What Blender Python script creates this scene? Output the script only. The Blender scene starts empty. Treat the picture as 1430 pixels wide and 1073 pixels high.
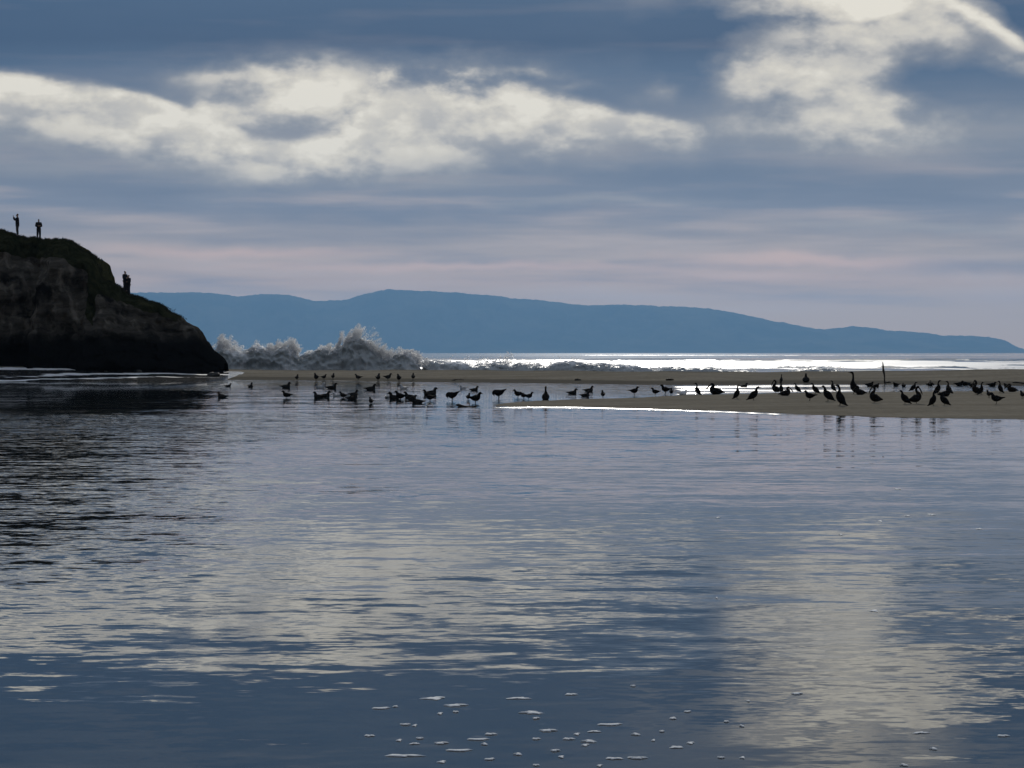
import bpy, bmesh, math, random
import numpy as np
from mathutils import Vector, Matrix, Quaternion, noise as mn
random.seed(7); rng = np.random.default_rng(7)
scene = bpy.context.scene
COL = scene.collection
R = math.radians

# ------------------------------------------------------------------ camera
H = 2.1                        # eye height above the lagoon
F = 1430 * 85 / 36             # focal length in photo pixels
HZ = 493.0                     # horizon row in the photo
cam = bpy.data.cameras.new('camera'); camo = bpy.data.objects.new('camera', cam)
COL.objects.link(camo); scene.camera = camo
cam.lens = 85; cam.sensor_width = 36; cam.clip_start = 0.5; cam.clip_end = 120000
camo.location = (0, 0, H)
camo.rotation_euler = (R(90) - math.atan((536.5 - HZ) / F), 0, 0)

# ------------------------------------------------------------------ node helpers
def lin(c):
    return tuple((v/255/12.92 if v/255 <= .04045 else ((v/255+.055)/1.055)**2.4) for v in c)

class G:
    """small expression builder over a node tree"""
    def __init__(s, nt): s.nt = nt
    def n(s, t, **kw):
        nd = s.nt.nodes.new(t)
        for k, v in kw.items(): setattr(nd, k, v)
        return nd
    def put(s, sock, v):
        if isinstance(v, E): s.nt.links.new(v.s, sock)
        elif isinstance(v, bpy.types.NodeSocket): s.nt.links.new(v, sock)
        else: sock.default_value = v
    def m(s, op, a, b=None, c=None, clamp=False):
        nd = s.n('ShaderNodeMath', operation=op, use_clamp=clamp)
        s.put(nd.inputs[0], a)
        if b is not None: s.put(nd.inputs[1], b)
        if c is not None: s.put(nd.inputs[2], c)
        return E(s, nd.outputs[0])
    def smooth(s, x, a, b, lo=0., hi=1., kind='SMOOTHSTEP'):
        nd = s.n('ShaderNodeMapRange', interpolation_type=kind)
        s.put(nd.inputs[0], x); s.put(nd.inputs[1], a); s.put(nd.inputs[2], b)
        nd.inputs[3].default_value = lo; nd.inputs[4].default_value = hi
        return E(s, nd.outputs[0])
    def curve(s, x, pts, x0, x1, y0, y1):
        """piecewise curve through pts, x in x0..x1, value in y0..y1"""
        t = s.smooth(x, x0, x1, kind='LINEAR')
        nd = s.n('ShaderNodeFloatCurve')
        cv = nd.mapping.curves[0]
        P = [((px-x0)/(x1-x0), (py-y0)/(y1-y0)) for px, py in pts]
        while len(cv.points) < len(P): cv.points.new(.5, .5)
        for p, (a, b) in zip(cv.points, P): p.location = (a, b); p.handle_type = 'AUTO'
        nd.mapping.update()
        s.put(nd.inputs['Value'], t)
        return E(s, nd.outputs[0]) * (y1-y0) + y0
    def vec(s, x, y, z):
        nd = s.n('ShaderNodeCombineXYZ')
        for i, v in enumerate((x, y, z)): s.put(nd.inputs[i], v)
        return E(s, nd.outputs[0])
    def sep(s, v):
        nd = s.n('ShaderNodeSeparateXYZ'); s.put(nd.inputs[0], v)
        return [E(s, o) for o in nd.outputs]
    def noise(s, v, scale=1., detail=4., rough=.5, color=False, dist=0.):
        nd = s.n('ShaderNodeTexNoise'); s.put(nd.inputs['Vector'], v)
        nd.inputs['Scale'].default_value = scale; nd.inputs['Detail'].default_value = detail
        nd.inputs['Roughness'].default_value = rough; nd.inputs['Distortion'].default_value = dist
        return E(s, nd.outputs['Color' if color else 'Fac'])
    def mix(s, f, a, b):
        nd = s.n('ShaderNodeMix', data_type='RGBA')
        s.put(nd.inputs[0], f)
        for sock, v in ((nd.inputs[6], a), (nd.inputs[7], b)):
            s.put(sock, v if isinstance(v, E) else (*v, 1))
        return E(s, nd.outputs[2])
    def ramp(s, x, stops):
        nd = s.n('ShaderNodeValToRGB'); cr = nd.color_ramp
        while len(cr.elements) < len(stops): cr.elements.new(.5)
        for e, (p, c) in zip(cr.elements, stops): e.position = p; e.color = (*c, 1)
        s.put(nd.inputs[0], x)
        return E(s, nd.outputs[0])
class E:
    def __init__(s, g, sock): s.g = g; s.s = sock
    def __add__(s, o): return s.g.m('ADD', s, o)
    __radd__ = __add__
    def __mul__(s, o): return s.g.m('MULTIPLY', s, o)
    __rmul__ = __mul__
    def __sub__(s, o): return s.g.m('SUBTRACT', s, o)
    def __rsub__(s, o): return s.g.m('SUBTRACT', o, s)
    def __truediv__(s, o): return s.g.m('DIVIDE', s, o)
    def clamp(s): return s.g.m('ADD', s, 0., clamp=True)

# ------------------------------------------------------------------ sun, sky
SUN_EL, SUN_AZ = 21.0, 2.5
sd = Vector((math.sin(R(SUN_AZ))*math.cos(R(SUN_EL)), math.cos(R(SUN_AZ))*math.cos(R(SUN_EL)), math.sin(R(SUN_EL))))
sun = bpy.data.lights.new('sun', 'SUN'); sun.energy = 2.7; sun.angle = R(2.0); sun.color = (1, .95, .87)
suno = bpy.data.objects.new('sun', sun); COL.objects.link(suno)
suno.rotation_mode = 'QUATERNION'; suno.rotation_quaternion = sd.to_track_quat('Z', 'Y')
suno.location = (0, 0, 60)

world = bpy.data.worlds.new('World'); scene.world = world; world.use_nodes = True
def build_world():
    nt = world.node_tree; nt.nodes.clear(); g = G(nt)
    out = g.n('ShaderNodeOutputWorld')
    sky = g.n('ShaderNodeTexSky'); sky.sky_type = 'NISHITA'; sky.sun_disc = False
    sky.sun_elevation = R(SUN_EL); sky.sun_rotation = R(SUN_AZ); sky.air_density = 1.2; sky.dust_density = .6
    tc = g.n('ShaderNodeTexCoord')
    dx, dy, dz = g.sep(tc.outputs['Generated'])
    # direction as (u, v): angles in units of 1/58.9 degree, u = 715 straight ahead, v = 0 at the horizon
    K = 3376.0
    u = g.m('ARCTAN2', dx, dy) * K + 715.
    v = g.m('ARCSINE', dz) * K
    P = g.vec(dx, dy, dz)
    # turbulence: clouds are drawn out along the horizon
    Pn = g.vec(dx*26., dy*26., dz*48.)
    w1 = g.sep(g.noise(Pn, 1.0, 2., .5, True))
    w2 = g.sep(g.noise(Pn, 3.4, 5., .55, True))
    uu = u + (w1[0]-.5)*120. + (w2[0]-.5)*34.
    vv = v + (w1[1]-.5)*46. + (w2[1]-.5)*24.
    lv = v + (w1[2]-.5)*26. + (w2[2]-.5)*8.
    # layered base: pale pink near the horizon, slate blue higher up
    t = g.smooth(lv, 0., 700., kind='LINEAR')
    k = 1/700.
    base = g.ramp(t, [(0, (.68,.43,.23)), (60*k, (.66,.43,.255)), (100*k, (.585,.39,.285)), (130*k, (.48,.37,.31)),
                      (165*k, (.33,.285,.284)), (205*k, (.195,.212,.270)), (250*k, (.178,.20,.258)), (300*k, (.184,.208,.262)),
                      (385*k, (.062,.108,.19)), (430*k, (.028,.064,.138)), (500*k, (.042,.088,.170)), (700*k, (.150,.20,.29))])
    # thin level streaks, low in the sky only
    st = g.noise(g.vec(dx*9., dy*9., dz*95.), 1.0, 4., .5)
    st2 = g.noise(g.vec(dx*14.+3., dy*14., dz*210.), 1.0, 3., .5)
    sk = (st-.5)*2.0 + (st2-.5)*.7
    fade = g.smooth(v, 20., 100.) * (1. - g.smooth(v, 210., 330.)*.85)
    base = g.mix((sk*fade).clamp(), base, (.70,.535,.45))
    base = g.mix((sk*fade*-1.1).clamp(), base, (.085,.118,.19))
    def blob(cx, cy, rx, ry, a, rot=0., x=uu, y=vv, p=1.):
        """soft patch at photo place (cx, cy); ry/rx half sizes"""
        ddx = x - cx; ddy = y - (HZ - cy)
        if rot:
            c, s_ = math.cos(R(rot)), math.sin(R(rot))
            ddx, ddy = ddx*c + ddy*s_, ddy*c - ddx*s_
        q = g.m('POWER', g.m('ABSOLUTE', ddx)*(1/rx), 2.) + g.m('POWER', g.m('ABSOLUTE', ddy)*(1/ry), 2.)
        return g.m('EXPONENT', q*-1.) * a
    # pink streaks low over the ridge
    pk = blob(640, 373, 330, 6, .5, 0, u, lv) + blob(330, 355, 190, 8, .5, 0, u, lv) + blob(1130, 366, 190, 9, .6, -2, u, lv) + blob(1050, 385, 120, 6, .4, -2, u, lv)
    base = g.mix(pk.clamp(), base, (.88,.56,.43))
    dk = blob(1080, 250, 300, 30, .6, 0, uu, lv) + blob(640, 298, 330, 11, .5, 0, uu, lv) + blob(250, 262, 260, 12, .3, 0, uu, lv) + blob(1370, 375, 130, 10, .5, 0, uu, lv) + blob(820, 240, 160, 10, .3, 0, uu, lv)
    base = g.mix(dk.clamp(), base, (.088,.13,.21))
    lt = blob(830, 283, 150, 7, .35, 0, uu, lv) + blob(1330, 322, 130, 9, .4, 0, uu, lv) + blob(1180, 318, 90, 8, .25, 0, uu, lv) + blob(620, 258, 90, 10, .3, 0, uu, lv) + blob(60, 240, 130, 14, .3, 0, uu, lv)
    base = g.mix(lt.clamp(), base, (.42,.39,.37))
    # the long sunlit roll of cloud: crisp upper rim, soft underside
    top = g.curve(u + (w1[0]-.5)*40. + (w2[0]-.5)*14., [(-1200,150),(-700,95),(-300,112),(0,105),(110,116),(190,130),(250,149),(330,178),(395,196),(440,190),(490,160),(520,108),(560,94),(620,93),(680,101),(740,118),(800,134),(870,151),(940,163),(980,172),(1010,205),(1200,260),(1600,250),(2400,180)],
                  -1200., 2400., 0., 300.)
    bot = g.curve(uu, [(-1200,215),(-500,200),(0,190),(150,205),(300,228),(420,243),(550,232),(700,214),(850,200),(950,196),(1020,212),(1200,260),(1600,250),(2400,240)],
                  -1200., 2400., 0., 300.)
    yy = HZ - vv                         # photo row, warped
    yf = HZ - (v + (w1[1]-.5)*14. + (w2[1]-.5)*12.)   # less warped: crisp rims
    fluff = g.noise(g.vec(dx*48., dy*48., dz*85.), 1.0, 6., .55)
    f2 = g.noise(g.vec(dx*20.+7., dy*20., dz*44.), 1.0, 4., .5)
    # the rim is torn where the roll breaks up in the middle, crisp elsewhere
    torn = g.smooth(u, 430., 520.) * (1. - g.smooth(u, 640., 800.))
    rim = g.smooth(yf - top + (fluff-.5)*torn*70., -5., 16. + 34.*torn)
    under = 1. - g.smooth(yy - bot, -46., 62.)
    depth = g.smooth(yf - top, 0., 70.)
    roll = rim * under * (1. - g.smooth(u + (w2[0]-.5)*30., 955., 1000.)) * (.56 + .52*g.smooth(f2 + (fluff-.5)*.8, .34, .66)) * (1.08 - .12*depth)
    # torn veil above the roll on the left, and the broken bank on the right
    veil = (blob(290, 108, 80, 17, .30) + blob(390, 112, 70, 20, .26) + blob(400, 150, 60, 30, .36) + blob(285, 155, 15, 9, .5, 0, u, v) + blob(325, 168, 40, 12, .3) + blob(470, 120, 60, 40, .34) + blob(360, 150, 125, 46, .5) + blob(480, 150, 80, 50, .3)
            + blob(700, 103, 90, 9, .42) + blob(790, 122, 50, 9, .3) + blob(905, 128, 26, 16, .3) + blob(640, 88, 160, 16, .22))
    bank = (blob(1115, 112, 150, 78, .36) + blob(1160, 42, 170, 40, .30) + blob(1330, 150, 150, 60, .16) + blob(1250, 205, 260, 34, .18) + blob(1035, 112, 40, 34, .42) + blob(1110, 110, 75, 22, .62, -14) + blob(1150, 145, 80, 26, .28) + blob(1165, 62, 80, 40, .28, 30) + blob(1220, 100, 34, 66, .40)
            + blob(1150, 2, 200, 26, .8, -2) + blob(1240, 12, 80, 18, .5) + blob(1060, 182, 130, 30, .34) + blob(1190, 176, 80, 26, .32) + blob(1180, -75, 190, 70, .7, 4)
            + blob(1368, 44, 100, 9, .8, -33, u, v + (w2[1]-.5)*16.) + blob(1300, 45, 70, 24, .42) + blob(1415, 95, 60, 20, .5, -20) + blob(1330, 190, 170, 26, .26)
            + blob(1285, 70, 40, 36, .28) + blob(1230, 160, 26, 30, .3))
    hole = blob(1335, 128, 80, 32, .32) + blob(1120, 40, 150, 8, .22) + blob(975, 70, 60, 60, .3) + blob(1400, 2, 46, 26, .9, -30) + blob(1070, 150, 40, 14, .2)
    wgt = roll + veil*(.65 + .7*g.smooth(fluff, .3, .7)) + bank * (.54 + .50*g.smooth(fluff*.6 + f2*.4, .36, .64)) - hole
    # beyond the frame the same broken cloud goes on over the whole sky
    far = g.noise(g.vec(dx*3.2+1.7, dy*3.2+.4, dz*6.5), 1.0, 7., .58)
    off = g.smooth(v, 640., 1100.)
    side = g.smooth(g.m('ABSOLUTE', u-715.), 1150., 1900.)
    gen = g.smooth(far, .47, .68) * g.m('MAXIMUM', off, side*g.smooth(v, 120., 300.))
    wgt = (wgt*(1.-off) + gen*.75).clamp()
    cloudc = g.ramp(wgt, [(0, (.24,.25,.29)), (.3, (.335,.33,.335)), (.55, (.53,.50,.46)), (.8, (.72,.665,.565)), (1, (.86,.80,.68))])
    colr = g.mix(g.smooth(wgt, 0., .62, kind='LINEAR'), base, cloudc)
    # below the horizon: plain sea grey
    colr = g.mix(g.smooth(v, -30., -2.), lin((112,122,134)), colr)
    b1 = g.n('ShaderNodeBackground'); g.put(b1.inputs[0], sky.outputs[0]); b1.inputs[1].default_value = .05
    b2 = g.n('ShaderNodeBackground'); g.put(b2.inputs[0], colr); b2.inputs[1].default_value = 1.0
    ms = g.n('ShaderNodeMixShader'); ms.inputs[0].default_value = .97
    nt.links.new(b1.outputs[0], ms.inputs[1]); nt.links.new(b2.outputs[0], ms.inputs[2])
    nt.links.new(ms.outputs[0], out.inputs['Surface'])
build_world()
world.cycles.sampling_method = 'NONE'

vs = scene.view_settings
scene.display_settings.display_device = 'sRGB'
vs.view_transform = 'Standard'; vs.look = 'None'; vs.exposure = 0; vs.gamma = 1; vs.use_curve_mapping = False
scene.cycles.use_denoising = True
scene.cycles.max_bounces = 8
scene.cycles.volume_bounces = 1
scene.cycles.sample_clamp_indirect = 6

# ------------------------------------------------------------------ object helpers
def tag(o, label=None, cat=None, group=None, kind=None):
    if label: o['label'] = label
    if cat: o['category'] = cat
    if group: o['group'] = group
    if kind: o['kind'] = kind
    return o
def mesh_obj(name, verts, faces, mat, parent=None, smooth=True):
    me = bpy.data.meshes.new(name)
    me.from_pydata(verts if isinstance(verts, list) else [tuple(p) for p in verts], [], faces if isinstance(faces, list) else [tuple(int(i) for i in f) for f in faces])
    me.update()
    if smooth: me.polygons.foreach_set('use_smooth', [True]*len(me.polygons))
    o = bpy.data.objects.new(name, me); COL.objects.link(o)
    if mat: me.materials.append(mat)
    if parent: o.parent = parent
    return o
def empty(name, loc=(0,0,0), rz=0, sc=1.):
    o = bpy.data.objects.new(name, None); COL.objects.link(o)
    o.location = loc; o.rotation_euler = (0,0,rz); o.scale = (sc,sc,sc); o.empty_display_size = .2
    return o
def grid_mesh(name, X, Y, Z, mat, attrs=None):
    """X, Y, Z arrays of shape (r, c)"""
    r, c = X.shape
    me = bpy.data.meshes.new(name)
    co = np.stack([X, Y, Z], -1).reshape(-1, 3).astype(np.float32)
    idx = np.arange(r*c).reshape(r, c)
    q = np.stack([idx[:-1,:-1], idx[:-1,1:], idx[1:,1:], idx[1:,:-1]], -1).reshape(-1, 4)
    me.vertices.add(len(co)); me.vertices.foreach_set('co', co.ravel())
    me.loops.add(q.size); me.loops.foreach_set('vertex_index', q.ravel().astype(np.int32))
    me.polygons.add(len(q)); me.polygons.foreach_set('loop_start', np.arange(0, q.size, 4, dtype=np.int32))
    me.polygons.foreach_set('use_smooth', np.ones(len(q), dtype=bool))
    me.update(calc_edges=True); me.validate()
    for k, a in (attrs or {}).items():
        at = me.attributes.new(k, 'FLOAT', 'POINT'); at.data.foreach_set('value', a.ravel().astype(np.float32))
    o = bpy.data.objects.new(name, me); COL.objects.link(o); me.materials.append(mat)
    return o
def vnoise(x, y, seed=0):
    """smooth value noise, vectorised, about -1..1"""
    xi = np.floor(x).astype(np.int64); yi = np.floor(y).astype(np.int64)
    fx = x-xi; fy = y-yi
    def h(a, b):
        n = (a*374761393 + b*668265263 + seed*1274126177) & 0xffffffff
        n = ((n ^ (n >> 13))*1274126177) & 0xffffffff
        return ((n ^ (n >> 16)) & 0xffff)/32767.5 - 1
    sx = fx*fx*(3-2*fx); sy = fy*fy*(3-2*fy)
    return (h(xi,yi)*(1-sx)+h(xi+1,yi)*sx)*(1-sy) + (h(xi,yi+1)*(1-sx)+h(xi+1,yi+1)*sx)*sy
def fbm(x, y, o=4, seed=0, g=.5):
    s = 0; a = 1.; t = 0
    for i in range(o):
        s = s + a*vnoise(x*2**i, y*2**i, seed+i*17); t += a; a *= g
    return s/t
def sstep(x, a, b):
    t = np.clip((x-a)/(b-a), 0, 1); return t*t*(3-2*t)
def ground_pt(px, py, z=0.):
    Y = (H-z)*F/(py-HZ); return ((px-715)/F*Y, Y)
def at_depth(px, py, Y):
    return Vector(((px-715)/F*Y, Y, H-(py-HZ)/F*Y))

def new_mat(name):
    m = bpy.data.materials.new(name); m.use_nodes = True
    nt = m.node_tree; nt.nodes.clear(); g = G(nt)
    out = g.n('ShaderNodeOutputMaterial'); b = g.n('ShaderNodeBsdfPrincipled')
    nt.links.new(b.outputs[0], out.inputs[0])
    return m, g, b, out
def simple_mat(name, c1, c2, scale=8., rough=.7, bump=0.):
    m, g, b, out = new_mat(name)
    tc = g.n('ShaderNodeTexCoord')
    f = g.noise(tc.outputs['Object'], scale, 5., .6)
    g.put(b.inputs['Base Color'], g.mix(g.smooth(f, .35, .65), c1, c2))
    b.inputs['Roughness'].default_value = rough
    b.inputs['Specular IOR Level'].default_value = .5*(1-rough*.8)
    if bump:
        bp = g.n('ShaderNodeBump'); bp.inputs['Distance'].default_value = bump; g.put(bp.inputs['Height'], f)
        g.put(b.inputs['Normal'], bp.outputs[0])
    return m
def attr(g, name):
    a = g.n('ShaderNodeAttribute'); a.attribute_name = name
    return E(g, a.outputs['Fac'])

# ------------------------------------------------------------------ materials of the setting
def mat_water(name, deep, far=False):
    m, g, b, out = new_mat(name)
    geo = g.n('ShaderNodeNewGeometry'); P = geo.outputs['Position']
    x, y, z = g.sep(P)
    nx, ny, nz = g.sep(geo.outputs['Normal'])
    ruf = attr(g, 'ruffle'); foam = attr(g, 'foam')
    if far:
        a1 = g.sep(g.noise(g.vec(x*.12, y*.22, 0.), 1., 4., .6, True))
        a2 = g.sep(g.noise(g.vec(x*.7, y*1.1, 3.), 1., 4., .65, True))
        sy = (a1[1]-.5)*.08 + (a2[1]-.5)*.11
        sx = (a1[0]-.5)*.05 + (a2[0]-.5)*.08
        sx, sy = sx*ruf, sy*ruf
    else:
        a1 = g.sep(g.noise(g.vec(x*.16, y*.55, 0.), 1., 2., .5, True))
        a2 = g.sep(g.noise(g.vec(x*1.1, y*2.6, 5.), 1., 4., .6, True))
        a3 = g.sep(g.noise(g.vec(x*4., y*9., 9.), 1., 3., .6, True))
        calm = g.smooth(g.noise(g.vec(x*.07, y*.2, 2.), 1., 3., .5), .35, .65, .55, 1.35)
        sy = ((a1[1]-.5)*.042 + (a2[1]-.5)*.072)*calm + (a3[1]-.5)*.050 + (a3[1]-.5)*ruf*.32 + (a2[1]-.5)*ruf*.2
        sx = ((a1[0]-.5)*.008 + (a2[0]-.5)*.016)*calm + (a3[0]-.5)*.014 + (a3[0]-.5)*ruf*.22
    nv = g.n('ShaderNodeVectorMath', operation='NORMALIZE')
    g.put(nv.inputs[0], g.vec(nx+sx, ny+sy, nz))
    g.put(b.inputs['Normal'], nv.outputs[0])
    fn = g.noise(g.vec(x*(.06 if far else .5), y*(.014 if far else 1.0), 4.), 1., 7., .65)
    fm = g.smooth(foam + (fn-.5)*1.5, .45, .62)
    g.put(b.inputs['Base Color'], g.mix(fm, deep, (.78,.79,.78)))
    g.put(b.inputs['Roughness'], g.m('MULTIPLY_ADD', fm, .42 if far else .25, .07) if far else fm*.2 + .025 + g.smooth(ruf, 1.3, 3., 0., .24))
    b.inputs['IOR'].default_value = 1.333
    g.put(b.inputs['Specular IOR Level'], g.m('MULTIPLY_ADD', fm, -.42, .5))
    return m
def mat_sand():
    m, g, b, out = new_mat('sand')
    geo = g.n('ShaderNodeNewGeometry'); x, y, z = g.sep(geo.outputs['Position'])
    n1 = g.noise(g.vec(x*.12, y*.35, 0.), 1., 6., .6)
    n2 = g.noise(g.vec(x*3., y*3., z*3.), 1., 5., .7)
    dry = g.mix(g.smooth(n1, .35, .65), (.185,.168,.134), (.25,.228,.184))
    dry = g.mix(g.smooth(n2, .3, .7, 0., .6), dry, (.115,.104,.084))
    wet = g.mix(n1, (.090,.082,.067), (.128,.118,.098))
    wf = g.smooth(attr(g, 'wet') + (n1-.5)*.7 + (g.noise(g.vec(x*.5, y*.5, 1.), 1., 4., .6)-.5)*.5, .3, .75)
    g.put(b.inputs['Base Color'], g.mix(wf, dry, wet))
    g.put(b.inputs['Roughness'], g.m('MULTIPLY_ADD', wf, -.12, 1.))
    b.inputs['Specular IOR Level'].default_value = 0.
    bp = g.n('ShaderNodeBump'); bp.inputs['Distance'].default_value = .05
    g.put(bp.inputs['Height'], n2); g.put(b.inputs['Normal'], bp.outputs[0])
    return m
def mat_cliff():
    m, g, b, out = new_mat('mudstone')
    geo = g.n('ShaderNodeNewGeometry'); x, y, z = g.sep(geo.outputs['Position'])
    wob = g.noise(geo.outputs['Position'], .25, 4., .6)
    lay = g.noise(g.vec(x*.12, y*.12, (z+wob*2.2)*2.4), 1., 5., .65)
    run = g.noise(g.vec(x*1.1, y*1.1, z*.22), 1., 5., .6)
    big = g.noise(geo.outputs['Position'], .35, 5., .6)
    c = g.mix(g.smooth(lay, .35, .65), (.042,.038,.031), (.10,.09,.074))
    c = g.mix(g.smooth(run, .48, .72), c, (.17,.153,.126))
    c = g.mix(g.smooth(big, .50, .66), c, (.014,.013,.012))
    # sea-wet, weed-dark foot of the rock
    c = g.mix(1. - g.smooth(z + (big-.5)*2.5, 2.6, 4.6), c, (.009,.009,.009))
    # turf on the crown and creeping down over the lip; also painted shade on steps
    turf = attr(g, 'turf')
    gn = g.noise(geo.outputs['Position'], 1.6, 5., .65)
    gc = g.mix(g.smooth(gn, .35, .65), (.014,.017,.008), (.034,.035,.018))
    c = g.mix(g.smooth(turf + (gn-.5)*.7, .4, .6), c, gc)
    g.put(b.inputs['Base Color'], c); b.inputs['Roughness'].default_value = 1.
    b.inputs['Specular IOR Level'].default_value = 0.
    bp = g.n('ShaderNodeBump'); bp.inputs['Distance'].default_value = .5
    g.put(bp.inputs['Height'], lay*.6 + gn*.5); g.put(b.inputs['Normal'], bp.outputs[0])
    return m
def mat_mountain():
    m, g, b, out = new_mat('forested_ridge')
    geo = g.n('ShaderNodeNewGeometry')
    n = g.noise(geo.outputs['Position'], .0011, 6., .6)
    g.put(b.inputs['Base Color'], g.mix(g.smooth(n, .35, .65), (.035,.045,.03), (.09,.085,.055)))
    b.inputs['Roughness'].default_value = 1.; b.inputs['Specular IOR Level'].default_value = 0.
    return m
M_lagoon = mat_water('calm_lagoon_water', (.012,.018,.020))
M_sea = mat_water('open_sea_water', (.012,.025,.028), True)
M_sand = mat_sand(); M_cliff = mat_cliff(); M_mount = mat_mountain()

# ------------------------------------------------------------------ sand: one height function
def poly(pts):
    w = sorted(ground_pt(px, py) for px, py in pts)
    return np.array([p[0] for p in w]), np.array([p[1] for p in w])
BX, BY = poly([(-900,536),(-300,534.5),(0,533),(150,532),(330,530.6),(400,531),(560,533),(770,535),(900,537),(1000,538),(1100,536),(1190,536.5),(1430,538),(1900,539),(2600,540)])
SFX, SFY = poly([(690,568.5),(740,568),(800,568),(900,570.5),(1000,574),(1100,578),(1200,582),(1300,584),(1430,585),(1800,588),(2600,592)])
SRX, SRY = poly([(690,564.5),(740,561),(800,558),(900,555),(960,552),(1100,549.5),(1200,548),(1300,547),(1430,546.5),(1900,546),(2600,546)])
CPX = np.array([-900,-200,0,150,330,420,600,760,900,1100,1250,1330,1430,2600.])
CPY = np.array([505,508,510,512,517,518,517.5,518.5,520,520,519.5,518.3,517.6,517.])
def berm_front(x): return np.interp(x, BX, BY)
def spit_front(x): return np.interp(x, SFX, SFY)
def spit_rear(x): return np.interp(x, SRX, SRY)
def sand_z(x, y):
    x = np.asarray(x, float); y = np.asarray(y, float)
    yf = berm_front(x) + 1.2*fbm(x*.12, x*0+3., 3, 5)
    yc = yf + 20
    px = 715 + x/yc*F
    zc = H - (np.interp(px, CPX, CPY)-HZ)/F*yc + .05*fbm(x*.25, x*0+9., 3, 8)
    t = (y-yf)/(yc-yf)
    z = np.where(t < 0, np.maximum(.035*(y-yf), -.6), zc*np.clip(t, 0, 1)**.8)
    back = sstep(y, yc+6, yc+26)
    z = np.where(y > yc, zc + (-1.6-zc)*back, z)
    z = np.where(y > yc+26, np.maximum(-1.6-(y-yc-26)*.04, -4), z)
    s = np.minimum((y-spit_front(x)-.9*fbm(x*.2, x*0+1., 3, 2))/10., (spit_rear(x)+1.6*fbm(x*.18, x*0+5., 3, 4)-y)/7.)
    sp = np.where(s > 0, .11*np.tanh(s*1.0), np.maximum(.35*s, -.6))
    sp = sp - .6*sstep(-x, .2, 3.5)
    z = np.maximum(z, np.where(y < yf-3, sp, -9))
    shore = .55 - 1.1*sstep(y, 1.5, 11.)
    z = np.where(y < 11, np.maximum(z, shore), z)
    side = sstep(np.abs(x), 105, 150)*3.2*(1-sstep(y, 190, 225))
    z = z + side
    bank = np.where(y < -4, .1*(-4-y)*.35, 0); z = z + np.minimum(bank, 5.)
    return z + (.02*fbm(x*.9, y*.9, 3, 3) + .05*fbm(x*.22, y*.3, 3, 6)*sstep(z, .05, .25))*np.where(z > -.02, 1, 0)
def hit_ground(px, py):
    """where the line of sight through a photo point first meets sand or lagoon"""
    Y = np.arange(12, 260, .1)
    X = (px-715)/F*Y; Zr = H-(py-HZ)/F*Y
    g = np.maximum(sand_z(X, Y), 0)
    i = int(np.argmax(Zr <= g))
    return Vector((X[i], Y[i], g[i])), bool(sand_z(X[i], Y[i]) > .004)

def axis(*segs):
    a = []
    for lo, hi, st in segs: a += list(np.arange(lo, hi, st))
    return np.array(sorted(set(np.round(a, 3))))
xs = axis((-1500,-150,90), (-150,-60,3), (-60,62,.55), (62,150,3), (150,1560,90))
ys = axis((-800,-40,60), (-40,12,2), (12,74,4), (74,214,.4), (214,262,2))
XX, YY = np.meshgrid(xs, ys)
ZZ = sand_z(XX, YY)
onberm = sstep(YY, spit_rear(XX)+4, spit_rear(XX)+10)
wet = np.where(YY > 55, onberm*(1-sstep(ZZ, .06, .34)) + (1-onberm)*(1-sstep(ZZ, -.02, .05))*.75, 1-sstep(ZZ, .05, .3))
wet = wet + .55*onberm*(ZZ > .3)*sstep(YY-berm_front(XX), 19, 22)
sand = grid_mesh('sand_beach', XX, YY, ZZ, M_sand, {'wet': wet}); tag(sand, kind='structure')

# ------------------------------------------------------------------ lagoon
xs = axis((-180,-60,4), (-60,62,.6), (62,184,4))
ys = axis((-12,60,3), (60,212,.5))
XX, YY = np.meshgrid(xs, ys)
sf, sr, bf = spit_front(XX), spit_rear(XX), berm_front(XX)
wob = fbm(XX*.25, YY*.12, 4, 21)
px = 715 + XX/np.maximum(YY, 1)*F; py = HZ + H*F/np.maximum(YY, 1)
edge = np.exp(-((YY-sf+1.4+wob*.5)/1.35)**2)*sstep(px, 640, 720)*(1-sstep(px+wob*40, 1085, 1130))*.9
edge += np.exp(-((YY-sf+.4)/.7)**2)*sstep(px, 1290, 1400)*.3
chan = sstep(YY, sr-3, sr+5)*(1-sstep(YY, bf-6, bf-1))*sstep(px, 540, 800)
chan *= np.where(px > 945, 1.0, .40 + .25*wob)*np.clip(.65+.8*fbm(XX*.1, YY*.25, 3, 31), .05, 1)*(1-.45*sstep(px, 1180, 1240))
farl = sstep(YY, bf-16, bf-3)*.30*(1-sstep(px, 500, 640))
lft = 1-sstep(px+wob*50, 250, 420)
band = sstep(py+wob*6, 575, 581)*(1-sstep(py+wob*6, 597, 616))*(1-sstep(px, 420, 1000))*.35 + lft*(1.1*sstep(py+wob*3, 526, 531)*(1-sstep(py+wob*4, 540, 548)) + .8*sstep(py+wob*6, 572, 580)*(1-sstep(py+wob*6, 600, 625)) + .42*sstep(py, 590, 610)*(1-sstep(py, 740, 860)))
low = np.clip(fbm(XX*.05, YY*.10, 4, 44)-.05, 0, 1)*.10
ruffle = np.clip(edge*3.2 + chan*2.6 + farl + band + low, 0, 3.5)
shore_line = np.exp(-((bf-YY-.3)/.9)**2)*(sstep(px, 440, 470)*(1-sstep(px, 545, 570)) + sstep(px, 700, 720)*(1-sstep(px, 730, 745)))*.7
foam = edge*.55 + shore_line + np.where(px < 330, np.exp(-((py-529+wob*1.5)/1.6)**2)*.6, 0)
lag = grid_mesh('lagoon', XX, YY, np.zeros_like(XX), M_lagoon, {'ruffle': ruffle, 'foam': foam}); tag(lag, kind='structure')

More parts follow.
